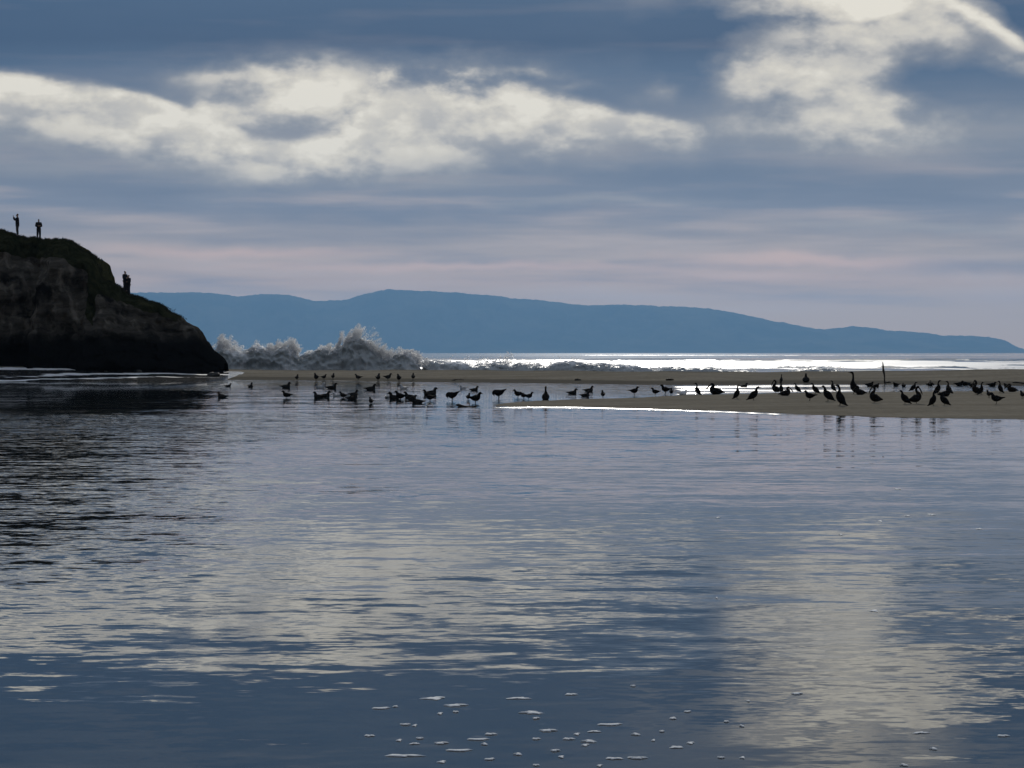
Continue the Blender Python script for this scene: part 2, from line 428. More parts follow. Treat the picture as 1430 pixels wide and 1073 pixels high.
# thin sheet of wash running up the beach under the cliff
xs = axis((-60,-22,.35)); vv_ = np.linspace(0, 1, 46)
Xg, Vg = np.meshgrid(xs, vv_)
Yg = berm_front(Xg) - 1 + Vg*17
M_wash, g, b, out = new_mat('beach_wash')
geo = g.n('ShaderNodeNewGeometry'); x, y, z = g.sep(geo.outputs['Position'])
fo = attr(g, 'foam'); fn = g.noise(g.vec(x*.35, y*1.1, 0.), 1., 6., .65)
fm = g.smooth(fo + (fn-.5)*1.5, .34, .55)
g.put(b.inputs['Base Color'], g.mix(fm, (.05,.05,.047), (.92,.92,.91)))
g.put(b.inputs['Roughness'], g.m('MULTIPLY_ADD', fm, .3, .12)); b.inputs['IOR'].default_value = 1.333
s1 = g.sep(g.noise(g.vec(x*1.5, y*2.5, 0.), 1., 3., .6, True))
nv = g.n('ShaderNodeVectorMath', operation='NORMALIZE'); g.put(nv.inputs[0], g.vec((s1[0]-.5)*.1, (s1[1]-.5)*.16-.03, 1.)); g.put(b.inputs['Normal'], nv.outputs[0])
ppx = 715 + Xg/Yg*F; ww = fbm(Xg*.22, Vg*3, 4, 63)
w3 = fbm(Xg*.13, Xg*0+8, 3, 65); w4 = fbm(Xg*.10, Xg*0+2, 3, 67)
fo_ = np.exp(-((Vg-.15+ww*.2+w3*.1)/(.06+.05*w4))**2)*(.7+.5*w3) + np.exp(-((Vg-.45+ww*.22-w4*.2)/(.09+.06*w3))**2)*(.65+.6*w4) + np.exp(-((Vg-.85+ww*.2)/.13)**2)*(.8+.4*w3)
fo_ *= 1-sstep(ppx, 300, 345)*.9
Zg = sand_z(Xg, Yg) + .012 + .02*fo_
wash = grid_mesh('beach_wash', Xg, Yg, Zg - .05*sstep(ppx+ww*30, 318, 350), M_wash, {'foam': fo_}); tag(wash, kind='structure')

# ------------------------------------------------------------------ open sea
SEA = -.4
def geo_steps(a, b, q, st):
    o = []; v = a
    while v < b: o.append(v); v += st; st *= q
    return o + [b]
ys = np.array(list(np.arange(206, 900, 1.6)) + geo_steps(900, 44000, 1.12, 2.2))
xp = np.array(list(np.arange(0, 260, 3.)) + geo_steps(260, 46000, 1.3, 4.))
xs = np.concatenate([-xp[:0:-1], xp])
XX, YY = np.meshgrid(xs, ys)
sw = fbm(XX*.012, YY*.03, 3, 71)
cr = np.maximum(np.sin(YY*.115 + 3.*sw + XX*.006), 0)**3
amp = sstep(YY, 260, 340)*(1-sstep(YY, 700, 2500))
Z = SEA + amp*(.55*cr*(.6+.8*vnoise(XX*.02, YY*.01, 3)) + .12*fbm(XX*.15, YY*.2, 3, 74))
ppy = HZ + (H-SEA)*F/YY; ppx = 715 + XX/YY*F
fo = .50*sstep(ppy, 503, 507)*(1-sstep(ppy, 514, 520))*sstep(ppx, 500, 760) + .35*cr*amp
fo += .5*np.exp(-((ppy-496.3)/.7)**2)*sstep(ppx, 760, 840)
fo += .3*sstep(ppy, 501, 509)*(1-sstep(ppx, 500, 760))
rf = np.clip(.42 + .45*fbm(XX*.006, YY*.005, 4, 77), .12, 1)
sea = grid_mesh('sea', XX, YY, Z, M_sea, {'ruffle': rf, 'foam': fo}); tag(sea, kind='structure')

# ------------------------------------------------------------------ far ridge across the bay
RD = 38000.
rp = [(-2600,470),(-1800,440),(-1000,425),(-400,414),(0,409),(150,409),(190,409),(230,408),(300,410),(330,414),(370,411),(405,412.5),(440,420),(478,420),(510,411),(542,403.5),(570,406),(620,408),(680,412.5),(740,419),(800,425),(835,427),(872,425),(920,428),(990,431),(1040,440),(1100,452),(1150,460),(1190,456),(1240,461),(1300,467),(1380,471),(1403,475),(1425,486),(1440,492),(1460,496)]
RPX = np.array([p[0] for p in rp]); RPY = np.array([p[1] for p in rp])
pxs = np.arange(-2600, 1461, 4.)
vv_ = np.concatenate([np.linspace(0, 1, 34), 1+np.linspace(.06, 1, 14)])
PX, V = np.meshgrid(pxs, vv_)
hh = (HZ - np.interp(PX, RPX, RPY) + 1.5*fbm(PX*.05, PX*0, 4, 91) + .7*fbm(PX*.25, PX*0, 3, 95))/F*RD
prof = np.where(V <= 1, sstep(V, -.25, 1.)**1.15, 1-.7*(V-1))
prof0 = prof[0:1]; prof = np.where(V <= 1, (prof-prof0)/(1-prof0), prof)
sp = np.where(V <= 1, (1-V)*V*4, 0)
Yr = RD - (1-np.minimum(V, 1))*3200 + np.maximum(V-1, 0)*5000 + sp*500*fbm(PX*.03, V*2., 4, 93)
Zr = hh*prof*(1 - .22*sp*np.abs(fbm(PX*.025, V*1.5, 4, 97))) + H*(V >= .9)
Zr = np.where(V == 0, -3, Zr)
mount = grid_mesh('mountains', (PX-715)/F*Yr, Yr, Zr, M_mount); tag(mount, kind='structure')

# ------------------------------------------------------------------ headland
cp = [(-900,255),(-500,285),(-200,305),(-60,316),(0,321.6),(12,326),(25,329.5),(38,331),(50,332.5),(75,333.5),(93,335),(103,338),(111,345.5),(118,352),(126,353.5),(132,355),(136.5,362),(138,371),(143,379),(145.5,393),(156,396),(166,400),(174,408),(191,415),(209,420),(224,426),(234,434),(252,444),(267,452.5),(277,461),(284.5,474),(292,484),(302,493),(308,499),(312,505),(314,512)]
CD = 200.
CPXX = np.array([(p[0]-715)/F*CD for p in cp]); CPZZ = np.array([H-(p[1]-HZ)/F*CD for p in cp])
xs = axis((-150,-44,.8), (-44,-23.7,.14))
nf, nt_, nb = 78, 30, 14
V = np.concatenate([np.linspace(0,1,nf), 1+np.linspace(0,1,nt_)[1:], 2+np.linspace(0,1,nb)[1:]])
Xc, Vc = np.meshgrid(xs, V)
top = np.interp(Xc, CPXX, CPZZ) + (.22*fbm(Xc*1.3, Xc*0, 4, 141) + .10*fbm(Xc*5., Xc*0+4, 2, 143))*sstep(-Xc, 24, 25)
zb = -.6
y0 = 192.5 + 6*sstep(Xc, -33, -23.6) + .02*np.maximum(-44-Xc, 0)
gul = fbm(Xc*.22, Xc*0+2, 4, 111)
edge_y = CD - .6 + 1.6*sstep(Xc, -30, -23.6)               # lip of the cliff (where the skyline is)
thick = 2. + 26*sstep(-Xc, 24, 60)
fv = np.clip(Vc, 0, 1); tv = np.clip(Vc-1, 0, 1); bv = np.clip(Vc-2, 0, 1)
# face profile: undercut foot, steep middle, benches
bench = .10*np.sin(fv*17 + gul*5) + .05*np.sin(fv*41+gul*9)
fy = np.clip(.06*np.sin(fv*3.1) + fv**1.5*.9 + fv*.1 + bench*fv*(1-fv)*2.2, -.1, 1.05)
zz = zb + (top-zb)*fv
yy = y0 + (edge_y-y0)*fy
strength = sstep(fv, 0, .1)*(1-sstep(fv, .93, 1.0)*.7)
rid = 1-np.abs(fbm(Xc*.33 + .3*gul, zz*.07, 4, 113))*2.4
yy = yy - strength*(1.9*rid + 1.1*fbm(Xc*.9, zz*.5, 5, 117) + .35*np.abs(fbm(Xc*2.2, zz*1.7, 4, 119)) + .22*np.sign(np.sin(zz*3.1+2*gul+fbm(Xc*.3,zz*.3,2,5)))*fbm(Xc*.5, zz*2, 2, 121))*np.clip((top-zb)/6, .25, 1)
zz = np.where(Vc > 1, top - .5*tv*np.clip(thick/10, .2, 1) - .05*np.abs(fbm(Xc*1.2, tv*thick, 3, 123)), zz)
zz = np.where(Vc > 2, (top-.5*np.clip(thick/10, .2, 1))*(1-bv) - 3*bv, zz)
yy = np.where(Vc > 1, edge_y + tv*thick, yy)
yy = np.where(Vc > 2, edge_y + thick + bv*5 + .8*fbm(Xc*.4, bv*4, 3, 125), yy)
zz = zz + np.where((Vc >= .97) & (Vc <= 2), .07*fbm(Xc*2.3, yy*1.3, 3, 127), 0)
xx = Xc + strength*.25*fbm(zz*.8, yy*.6, 3, 129)*(Xc < -24.5)
turf = np.where(Vc >= 1, 1., sstep(fv + .05*fbm(Xc*.6, zz*.4, 3, 131), .84, .95))*sstep(top, 3.5, 6.5)
turf = np.maximum(turf, sstep(np.abs(np.gradient(np.interp(Xc, CPXX, CPZZ), axis=1)/np.gradient(Xc, axis=1)), 1.2, 2.2)*(fv > .55)*(Xc < -30))  # dark turf tone painted on steep step facets to shade their sunlit side
turf = np.maximum(turf, .62*np.where((fv > .86) & (Vc < 2), 1, 0)*sstep(top, 5, 8))
cliff = grid_mesh('cliff', xx, yy, zz, M_cliff, {'turf': turf}); tag(cliff, kind='structure')
CX = xs
def cliff_top(x, back=0.):
    """height of the headland crown a little behind its lip"""
    c = int(np.argmin(np.abs(xs_cliff - x))); col_y = yy_c[:, c]; col_z = zz_c[:, c]
    sel = slice(nf-1, nf+nt_-1)
    return float(np.interp(col_y[nf-1]+back, col_y[sel], col_z[sel])), float(col_y[nf-1]+back)
xs_cliff, yy_c, zz_c = xs, yy.copy(), zz.copy()

# turf blades along the crown
M_grass = simple_mat('coastal_turf', (.012,.015,.007), (.035,.034,.018), 3., .9)
gv, gf = [], []
for i in range(5200):
    x = random.uniform(-44, -27.5)
    back = abs(random.gauss(0, 1.1)) if random.random() < .8 else random.uniform(0, 6)
    z, y = cliff_top(x, back)
    if z < 4: continue
    clump = .5 + .5*float(vnoise(np.array(x*.9), np.array(y*.7), 7))
    h = random.uniform(.06, .16) + .20*clump**3*random.random()
    if -33.0 < x < -31.4 : h *= .8
    a = random.uniform(0, 6.28); w = random.uniform(.02, .05); l = random.uniform(-.12, .12)
    n = len(gv)
    gv += [(x-w*math.cos(a), y-w*math.sin(a), z-.03), (x+w*math.cos(a), y+w*math.sin(a), z-.03), (x+l+w*.6*math.cos(a), y+l*.5, z+h*.6), (x+l*1.8, y+l, z+h)]
    gf += [(n, n+1, n+2), (n, n+2, n+3)]
grass = mesh_obj('grass', gv, gf, M_grass, smooth=False)
tag(grass, 'short dark turf fringing the crown of the sea cliff', 'grass', kind='stuff')

# low dark boulders at the foot of the cliff
M_rock = simple_mat('wet_rock', (.018,.018,.017), (.05,.046,.04), 4., .6, .05)
def rock_mesh(seed, sx, sy, sz):
    bm = bmesh.new(); bmesh.ops.create_icosphere(bm, subdivisions=3, radius=1)
    for v in bm.verts:
        p = v.co*1.4 + Vector((seed*7.1, 0, 0))
        d = 1 + .35*mn.fractal(p, 1., 2., 3) + .12*mn.noise(p*4)
        v.co = Vector((v.co.x*sx*d, v.co.y*sy*d, max(v.co.z, -.5)*sz*d))
    me = bpy.data.meshes.new('rock'); bm.to_mesh(me); bm.free(); me.materials.append(M_rock)
    return me
for i, (px_, py_, w_, lab) in enumerate([(73,513.5,13,'low dark boulder at the foot of the cliff'), (136,515,12,'dark wedge shaped boulder in the white wash under the cliff'),
                                   (193,515,11,'small dark boulder in white wash toward the cliff tip'), (298,511,16,'black weed covered rock at the very tip of the cliff')]):
    Y = 193.5; x = (px_-715)/F*Y; s = w_/F*Y*.5
    o = bpy.data.objects.new('boulder', rock_mesh(i+1, s, s*.9, s*.55)); COL.objects.link(o)
    o.location = (x, Y, float(sand_z(x, Y))+s*.1); tag(o, lab, 'boulder')

# ------------------------------------------------------------------ breaking waves behind the sand bar
M_wave, g, b, out = new_mat('breaking_water')
geo = g.n('ShaderNodeNewGeometry'); x, y, z = g.sep(geo.outputs['Position'])
fo = attr(g, 'foam'); fn = g.noise(geo.outputs['Position'], 1.1, 7., .68)
fm = g.smooth(fo + (fn-.5)*1.3, .30, .75)
g.put(b.inputs['Base Color'], g.mix(fm, (.44,.47,.47), (.90,.91,.90)))
g.put(b.inputs['Roughness'], g.m('MULTIPLY_ADD', fm, .35, .45)); b.inputs['IOR'].default_value = 1.333
bp = g.n('ShaderNodeBump'); bp.inputs['Distance'].default_value = .25; g.put(bp.inputs['Height'], fn); g.put(b.inputs['Normal'], bp.outputs[0])
M_spray, g, b, out = new_mat('wave_spray')
df = g.n('ShaderNodeBsdfDiffuse'); df.inputs[0].default_value = (.95,.95,.95,1)
tl = g.n('ShaderNodeBsdfTranslucent'); tl.inputs[0].default_value = (.96,.96,.96,1)
rf_ = g.n('ShaderNodeBsdfRefraction'); rf_.inputs['Roughness'].default_value = .62; rf_.inputs['IOR'].default_value = 1.12; rf_.inputs[0].default_value = (1,1,1,1)
m2 = g.n('ShaderNodeMixShader'); m2.inputs[0].default_value = .5
g.nt.links.new(tl.outputs[0], m2.inputs[1]); g.nt.links.new(rf_.outputs[0], m2.inputs[2])
ms = g.n('ShaderNodeMixShader'); ms.inputs[0].default_value = .7
g.nt.links.new(df.outputs[0], ms.inputs[1]); g.nt.links.new(m2.outputs[0], ms.inputs[2]); g.nt.links.new(ms.outputs[0], out.inputs[0])
TET = np.array([(1,1,1),(-1,-1,1),(-1,1,-1),(1,-1,-1)])/1.7
def breaker(label, Y, crest, spray, foaminess, nspray, seed, group=None):
    """crest, spray: (photo column, photo row) of the dark crest and of the top of the spray"""
    cx = np.array([c[0] for c in crest], float); cy = np.array([c[1] for c in crest], float)
    x0, x1 = (cx[0]-715)/F*Y, (cx[-1]-715)/F*Y
    xs = np.arange(x0, x1, .09)
    v = np.linspace(0, 1, 64)
    X, V = np.meshgrid(xs, v)
    PX = 715 + X/Y*F
    zt = H - (np.interp(PX, cx, cy)-HZ)/F*Y
    endf = sstep(X, x0, x0+1.5)*(1-sstep(X, x1-1.5, x1))
    h = (zt-SEA)*endf
    ang = V*math.pi
    # steep toppling face toward the beach, long back
    yy = Y + np.where(V < .5, -2.6*np.cos(ang)**1*(1-.15*np.sin(ang*2)), 4.5*-np.cos(ang))
    zz = SEA - .3 + (h+.3)*np.sin(ang)**.75
    s = np.clip(h/3., .15, 1)*np.sin(ang)**.5
    L = 1-np.abs(fbm(X*.55, zz*.5+yy*.3, 4, seed))*2
    L2 = 1-np.abs(fbm(X*1.7, zz*1.5+yy, 4, seed+5))*2
    yy = yy - s*(1.0*L + .45*L2)
    zz = zz + s*(.30*(L-.5) + .14*(L2-.4)) + s*.1*fbm(X*5, zz*5+yy*2, 3, seed+9)
    X2 = X + s*.3*fbm(zz*1.1+X*.7, yy*.6, 3, seed+11)
    rel = np.clip((zz-SEA)/np.maximum(h, .4), 0, 1.2)
    fo = foaminess + .55*sstep(rel, .72, 1.05) + .42*sstep(fbm(X*.42, zz*.35, 3, seed+15), .12, .55) - .12*L
    fo = np.where(V > .55, .8, fo)
    root = empty('breaking_wave', ((x0+x1)/2, Y, SEA))
    o = grid_mesh('wave_body', X2-root.location.x, yy-Y, zz-SEA, M_wave, {'foam': fo}); o.parent = root
    # spray: droplets torn from the crest
    sx = np.array([c[0] for c in spray], float); sy = np.array([c[1] for c in spray], float)
    sh = np.array([c[2] for c in spray], float)
    w = np.maximum(np.interp(np.linspace(sx[0], sx[-1], 400), sx, np.interp(sx, cx, cy)-sy), 0)+.8
    cdf = np.cumsum(w); cdf /= cdf[-1]
    u = np.interp(rng.random(nspray), cdf, np.linspace(sx[0], sx[-1], 400))
    t = rng.random(nspray)**1.7
    clump = fbm(u*.10, t*1.5, 3, seed+21)
    wisp = fbm(u*.55 - t*1.2, t*.8, 3, seed+27)
    keep = rng.random(nspray) < np.clip((.5+1.5*clump+1.3*wisp)*(1.15-.75*t), .02, 1); u, t = u[keep], t[keep]
    rowc = np.interp(u, cx, cy)+4; rowt = np.interp(u, sx, sy)
    row = rowc + (rowt-rowc)*t*1.15*(.75+.6*np.clip(fbm(u*.22, u*0+3, 3, seed+31)+.4, 0, 1))
    u2 = u + np.interp(u, sx, sh)*t + rng.normal(0, .8, len(u))
    yw = Y - .3 + rng.normal(0, .9, len(u))
    P = np.stack([(u2-715)/F*Y - root.location.x, yw-Y, H-(row-HZ)/F*Y-SEA], -1)
    r = (.025 + .06*rng.random(len(u))**2)*(1.15-.4*t)
    T = TET[None]*r[:, None, None]*(1+.5*rng.normal(size=(len(u), 4, 1)))
    co = (P[:, None, :] + T).reshape(-1, 3)
    n = len(u)
    fc = (np.arange(n)[:, None, None]*4 + np.array([(0,1,2),(0,3,1),(0,2,3),(1,3,2)])[None]).reshape(-1, 3)
    me = bpy.data.meshes.new('spray'); me.vertices.add(len(co)); me.vertices.foreach_set('co', co.ravel().astype(np.float32))
    me.loops.add(fc.size); me.loops.foreach_set('vertex_index', fc.ravel().astype(np.int32))
    me.polygons.add(len(fc)); me.polygons.foreach_set('loop_start', np.arange(0, fc.size, 3, dtype=np.int32)); me.update(calc_edges=True)
    me.materials.append(M_spray)
    sp = bpy.data.objects.new('spray', me); COL.objects.link(sp); sp.parent = root; tag(sp, 'white spray torn off the wave crest', kind='stuff')
    tag(root, label, 'wave', group)
    return root
breaker('tall grey breaking wave throwing spray beside the tip of the cliff', 236.,
        [(292,500),(303,486),(318,489),(330,493),(345,490),(356,486),(372,487),(383,493),(392,489),(402,486),(410,490),(420,500),(436,494),(450,488),(462,492),(472,489),(482,478),(492,472),(505,474),(516,480),(524,490),(534,499),(545,500),(556,495),(568,492),(577,496),(586,506),(600,512)],
        [(296,484,2),(306,474,4),(322,476,6),(340,488,4),(355,480,4),(372,481,4),(388,479,6),(402,476,6),(412,482,8),(424,494,4),(440,489,3),(452,480,6),(464,486,4),(476,468,5),(487,461,14),(500,462,22),(512,470,18),(522,482,12),(545,491,6),(565,488,8),(580,494,6),(598,504,2)],
        .10, 95000, 211)
breaker('low grey tumbling wave behind the middle of the sand bar', 238.,
        [(578,512),(592,505),(610,503),(625,507),(642,505),(656,511),(668,508),(684,508),(700,505),(712,511),(724,507),(738,510),(752,509),(764,512),(776,506),(790,503),(806,506),(826,507),(846,508),(866,510),(886,511),(905,513),(925,514)],
        [(580,502,3),(604,499,3),(640,501,3),(700,499,3),(705,496,2),(740,504,3),(790,500,3),(850,505,2),(924,511,0)],
        .10, 9000, 311)
breaker('long thin foaming wave between the low wave and the big flock', 240.,
        [(905,518),(925,513),(948,511.5),(965,515),(985,513),(1005,515),(1030,517),(1060,516)],
        [(908,512,2),(950,509,2),(1000,511,2),(1055,514,0)], .12, 2500, 411)
breaker('small dark wave hump rising behind the big flock', 240.,
        [(1095,519),(1115,516),(1130,513),(1148,512.5),(1165,514),(1185,518)],
        [(1098,514,2),(1140,510,2),(1182,515,0)], .0, 900, 511)

# ------------------------------------------------------------------ foam flecks on the near water
M_foam = simple_mat('foam', (.66,.68,.69), (.82,.83,.82), 30., 1.)
fl = [(480+a/2.979, 900+b_/2.979, c/2.979, 4.) for a, b_, c in [(375,228,115),(155,270,65),(465,258,100),(730,228,90),(945,212,50),(780,288,105),(400,292,30),(465,285,25),(255,338,40),(295,342,25),(1110,338,90),(850,363,75),(1045,367,50),(610,378,50),(1215,379,40),(970,378,35),(105,385,45),(315,396,30),(230,404,30),(560,400,80),(405,416,60),(295,418,40),(935,398,50),(1020,408,70),(1005,424,40),(1370,313,30),(1325,367,20),(1290,404,20),(480,446,95),(880,447,40),(1385,434,50),(245,468,155),(725,462,40),(905,473,35),(1125,480,75),(1222,478,75),(408,494,45),(608,483,40),(800,312,30),(215,262,20),(800,398,35),(585,420,30),(1065,510,30),(800,508,30),(1205,177,20)]]
fl += [(900+a/2.0925, 560+b_/2.0925, c/2.0925, 4.) for a, b_, c in [(673,615,33),(127,911,18),(85,930,15),(52,968,12),(240,940,15),(285,953,14),(135,1003,30),(95,1015,35),(225,1046,20),(288,1046,20),(305,880,10),(447,858,35),(810,973,45),(1050,982,35),(847,1020,25),(212,577,8),(840,333,22),(770,337,14),(690,352,16),(980,375,16),(575,392,12),(740,258,14),(215,342,10),(760,1068,25)]]
def fleck_mesh(seed):
    rr = random.Random(seed); n = 22; ring = []
    ph = [rr.uniform(0, 6.28) for _ in range(4)]
    for i in range(n):
        a = i/n*6.283
        r = 1 + .30*math.sin(2*a+ph[0]) + .26*math.sin(3*a+ph[1]) + .22*math.sin(5*a+ph[2]) + .16*math.sin(9*a+ph[3]) + rr.uniform(-.12, .12)
        ring.append((math.cos(a)*r, math.sin(a)*r))
    vs_ = [(x_, y_, .0) for x_, y_ in ring] + [(x_*.8, y_*.8, .7+.2*rr.random()) for x_, y_ in ring] + [(x_*.4, y_*.4, .8+.3*rr.random()) for x_, y_ in ring] + [(0,0,1)]
    fs = []
    for k in range(2):
        for i in range(n): j = (i+1) % n; fs.append((k*n+i, k*n+j, (k+1)*n+j, (k+1)*n+i))
    fs += [(2*n+i, 2*n+(i+1) % n, 3*n) for i in range(n)]
    me = bpy.data.meshes.new('foam_fleck'); me.from_pydata(vs_, [], fs); me.update()
    me.materials.append(M_foam)
    return me
FM = [fleck_mesh(i) for i in range(9)]
for i, (px_, py_, w_, h_) in enumerate(fl):
    x, y = ground_pt(px_, py_)
    o = bpy.data.objects.new('foam_fleck', FM[i % 9]); COL.objects.link(o)
    sx = w_/F*y*.5*.8; sy = (1.0+.9*min(w_, 40)/40)*y*y/(H*F)*.75
    o.location = (x, y, .002); o.scale = (sx, sy, .004+.001*(i % 3)); o.rotation_euler.z = random.uniform(-.15, .15)
    lone = 1215 < px_ < 1227 and 850 < py_ < 860  # sun glint on the water, built as a white fleck
    if lone: tag(o, 'lone white fleck standing in for a sun glint on the pale cloud reflection', 'foam fleck')
    elif py_ > 940 and w_ > 24: tag(o, 'long thin white foam streak drifting on the dark near water', 'foam fleck', 'long foam streaks on the near water')
    elif py_ > 940: tag(o, 'short white foam fleck drifting among longer streaks on dark near water', 'foam fleck', 'short foam flecks on the near water')
    else: tag(o, 'tiny pale foam speck scattered on open water beyond the near flecks', 'foam fleck', 'tiny foam specks on the open lagoon')

# ------------------------------------------------------------------ birds
M_dark = simple_mat('black_plumage', (.003,.003,.003), (.008,.007,.007), 14., .9)
M_brown = simple_mat('brown_plumage', (.006,.005,.004), (.016,.013,.011), 12., .9)
M_dgull = simple_mat('dusky_plumage', (.008,.008,.008), (.022,.021,.02), 12., .9)
M_pale = simple_mat('pale_grey_plumage', (.30,.31,.32), (.50,.50,.49), 10., .6)
M_white = simple_mat('white_plumage', (.72,.72,.71), (.82,.82,.81), 10., .6)
M_bill = simple_mat('horn_bill', (.02,.016,.012), (.04,.032,.022), 10., .8)
M_leg = simple_mat('dark_leg', (.008,.007,.006), (.02,.018,.015), 10., .9)
def loft(path, n=10, fat=1.):
    """path: (x, z, half width, half thickness); one closed surface round a bent spine"""
    vs_, fs = [], []
    # smooth the path
    P = np.array(path, float); t = np.arange(len(P)); tt = np.linspace(0, len(P)-1, (len(P)-1)*3+1)
    def cr(a):
        o = []
        for q in tt:
            i = min(int(q), len(a)-2); f = q-i
            p0, p1, p2, p3 = a[max(i-1,0)], a[i], a[i+1], a[min(i+2, len(a)-1)]
            o.append(.5*((2*p1)+(-p0+p2)*f+(2*p0-5*p1+4*p2-p3)*f*f+(-p0+3*p1-3*p2+p3)*f**3))
        return np.array(o)
    Q = np.stack([cr(P[:, k]) for k in range(4)], -1); Q[:, 2:] = np.maximum(Q[:, 2:]*fat, .004)
    T = np.gradient(Q[:, :2], axis=0); T /= np.linalg.norm(T, axis=1)[:, None]+1e-9
    for (x, z, w, th), (tx, tz) in zip(Q, T):
        for k in range(n):
            a = k/n*6.2832
            d = math.cos(a)*th
            vs_.append((x - tz*d, math.sin(a)*w, z + tx*d))
    m = len(Q)
    for i in range(m-1):
        for k in range(n): fs.append((i*n+k, i*n+(k+1) % n, (i+1)*n+(k+1) % n, (i+1)*n+k))
    fs.append(tuple(range(n))); fs.append(tuple((m-1)*n+k for k in range(n))[::-1])
    return vs_, fs
def mk_mesh(name, vf):
    me = bpy.data.meshes.new(name); me.from_pydata(vf[0], [], vf[1]); me.update()
    me.polygons.foreach_set('use_smooth', [True]*len(me.polygons)); return me
def shift(vf, dy=0, dx=0, dz=0, flip=False):
    return [(x+dx, (-y if flip else y)+dy, z+dz) for x, y, z in vf[0]], ([tuple(reversed(f)) for f in vf[1]] if flip else vf[1])
def join(*parts):
    vs_, fs = [], []
    for v, f in parts:
        n = len(vs_); vs_ += v; fs += [tuple(i+n for i in q) for q in f]
    return vs_, fs
def leg_vf(x, y, ztop, toe=.07, r=.009):
    up = loft([(x-.01, ztop, r*1.6, r*1.8), (x-.02, ztop*.5, r, r), (x, .012, r, r)], 6)
    up = shift(up, y)
    n = 5; web = [(x-.015, y, .022)] + [(x+toe*math.cos(a), y+toe*math.sin(a), .004) for a in np.linspace(-.55, .55, n)] + [(x-.015, y, .0)]
    f = [(0, i+1, i+2) for i in range(n-1)] + [(n+1, i+2, i+1) for i in range(n-1)]
    return join(up, (web, f))
def bird_spec(body, bill, wing, legs, wingy):
    d = {'body': [loft(body, 12, 1.42)], 'bill': [loft(bill, 8)]}
    if wing:
        w = loft(wing, 8); d['wing'] = [shift(w, wingy), shift(w, -wingy)]
    if legs: d['leg'] = [leg_vf(legs[0], legs[1], legs[2], legs[3]), leg_vf(legs[0], -legs[1], legs[2], legs[3])]
    return {k: [mk_mesh(k, v) for v in vs_] for k, vs_ in d.items()}
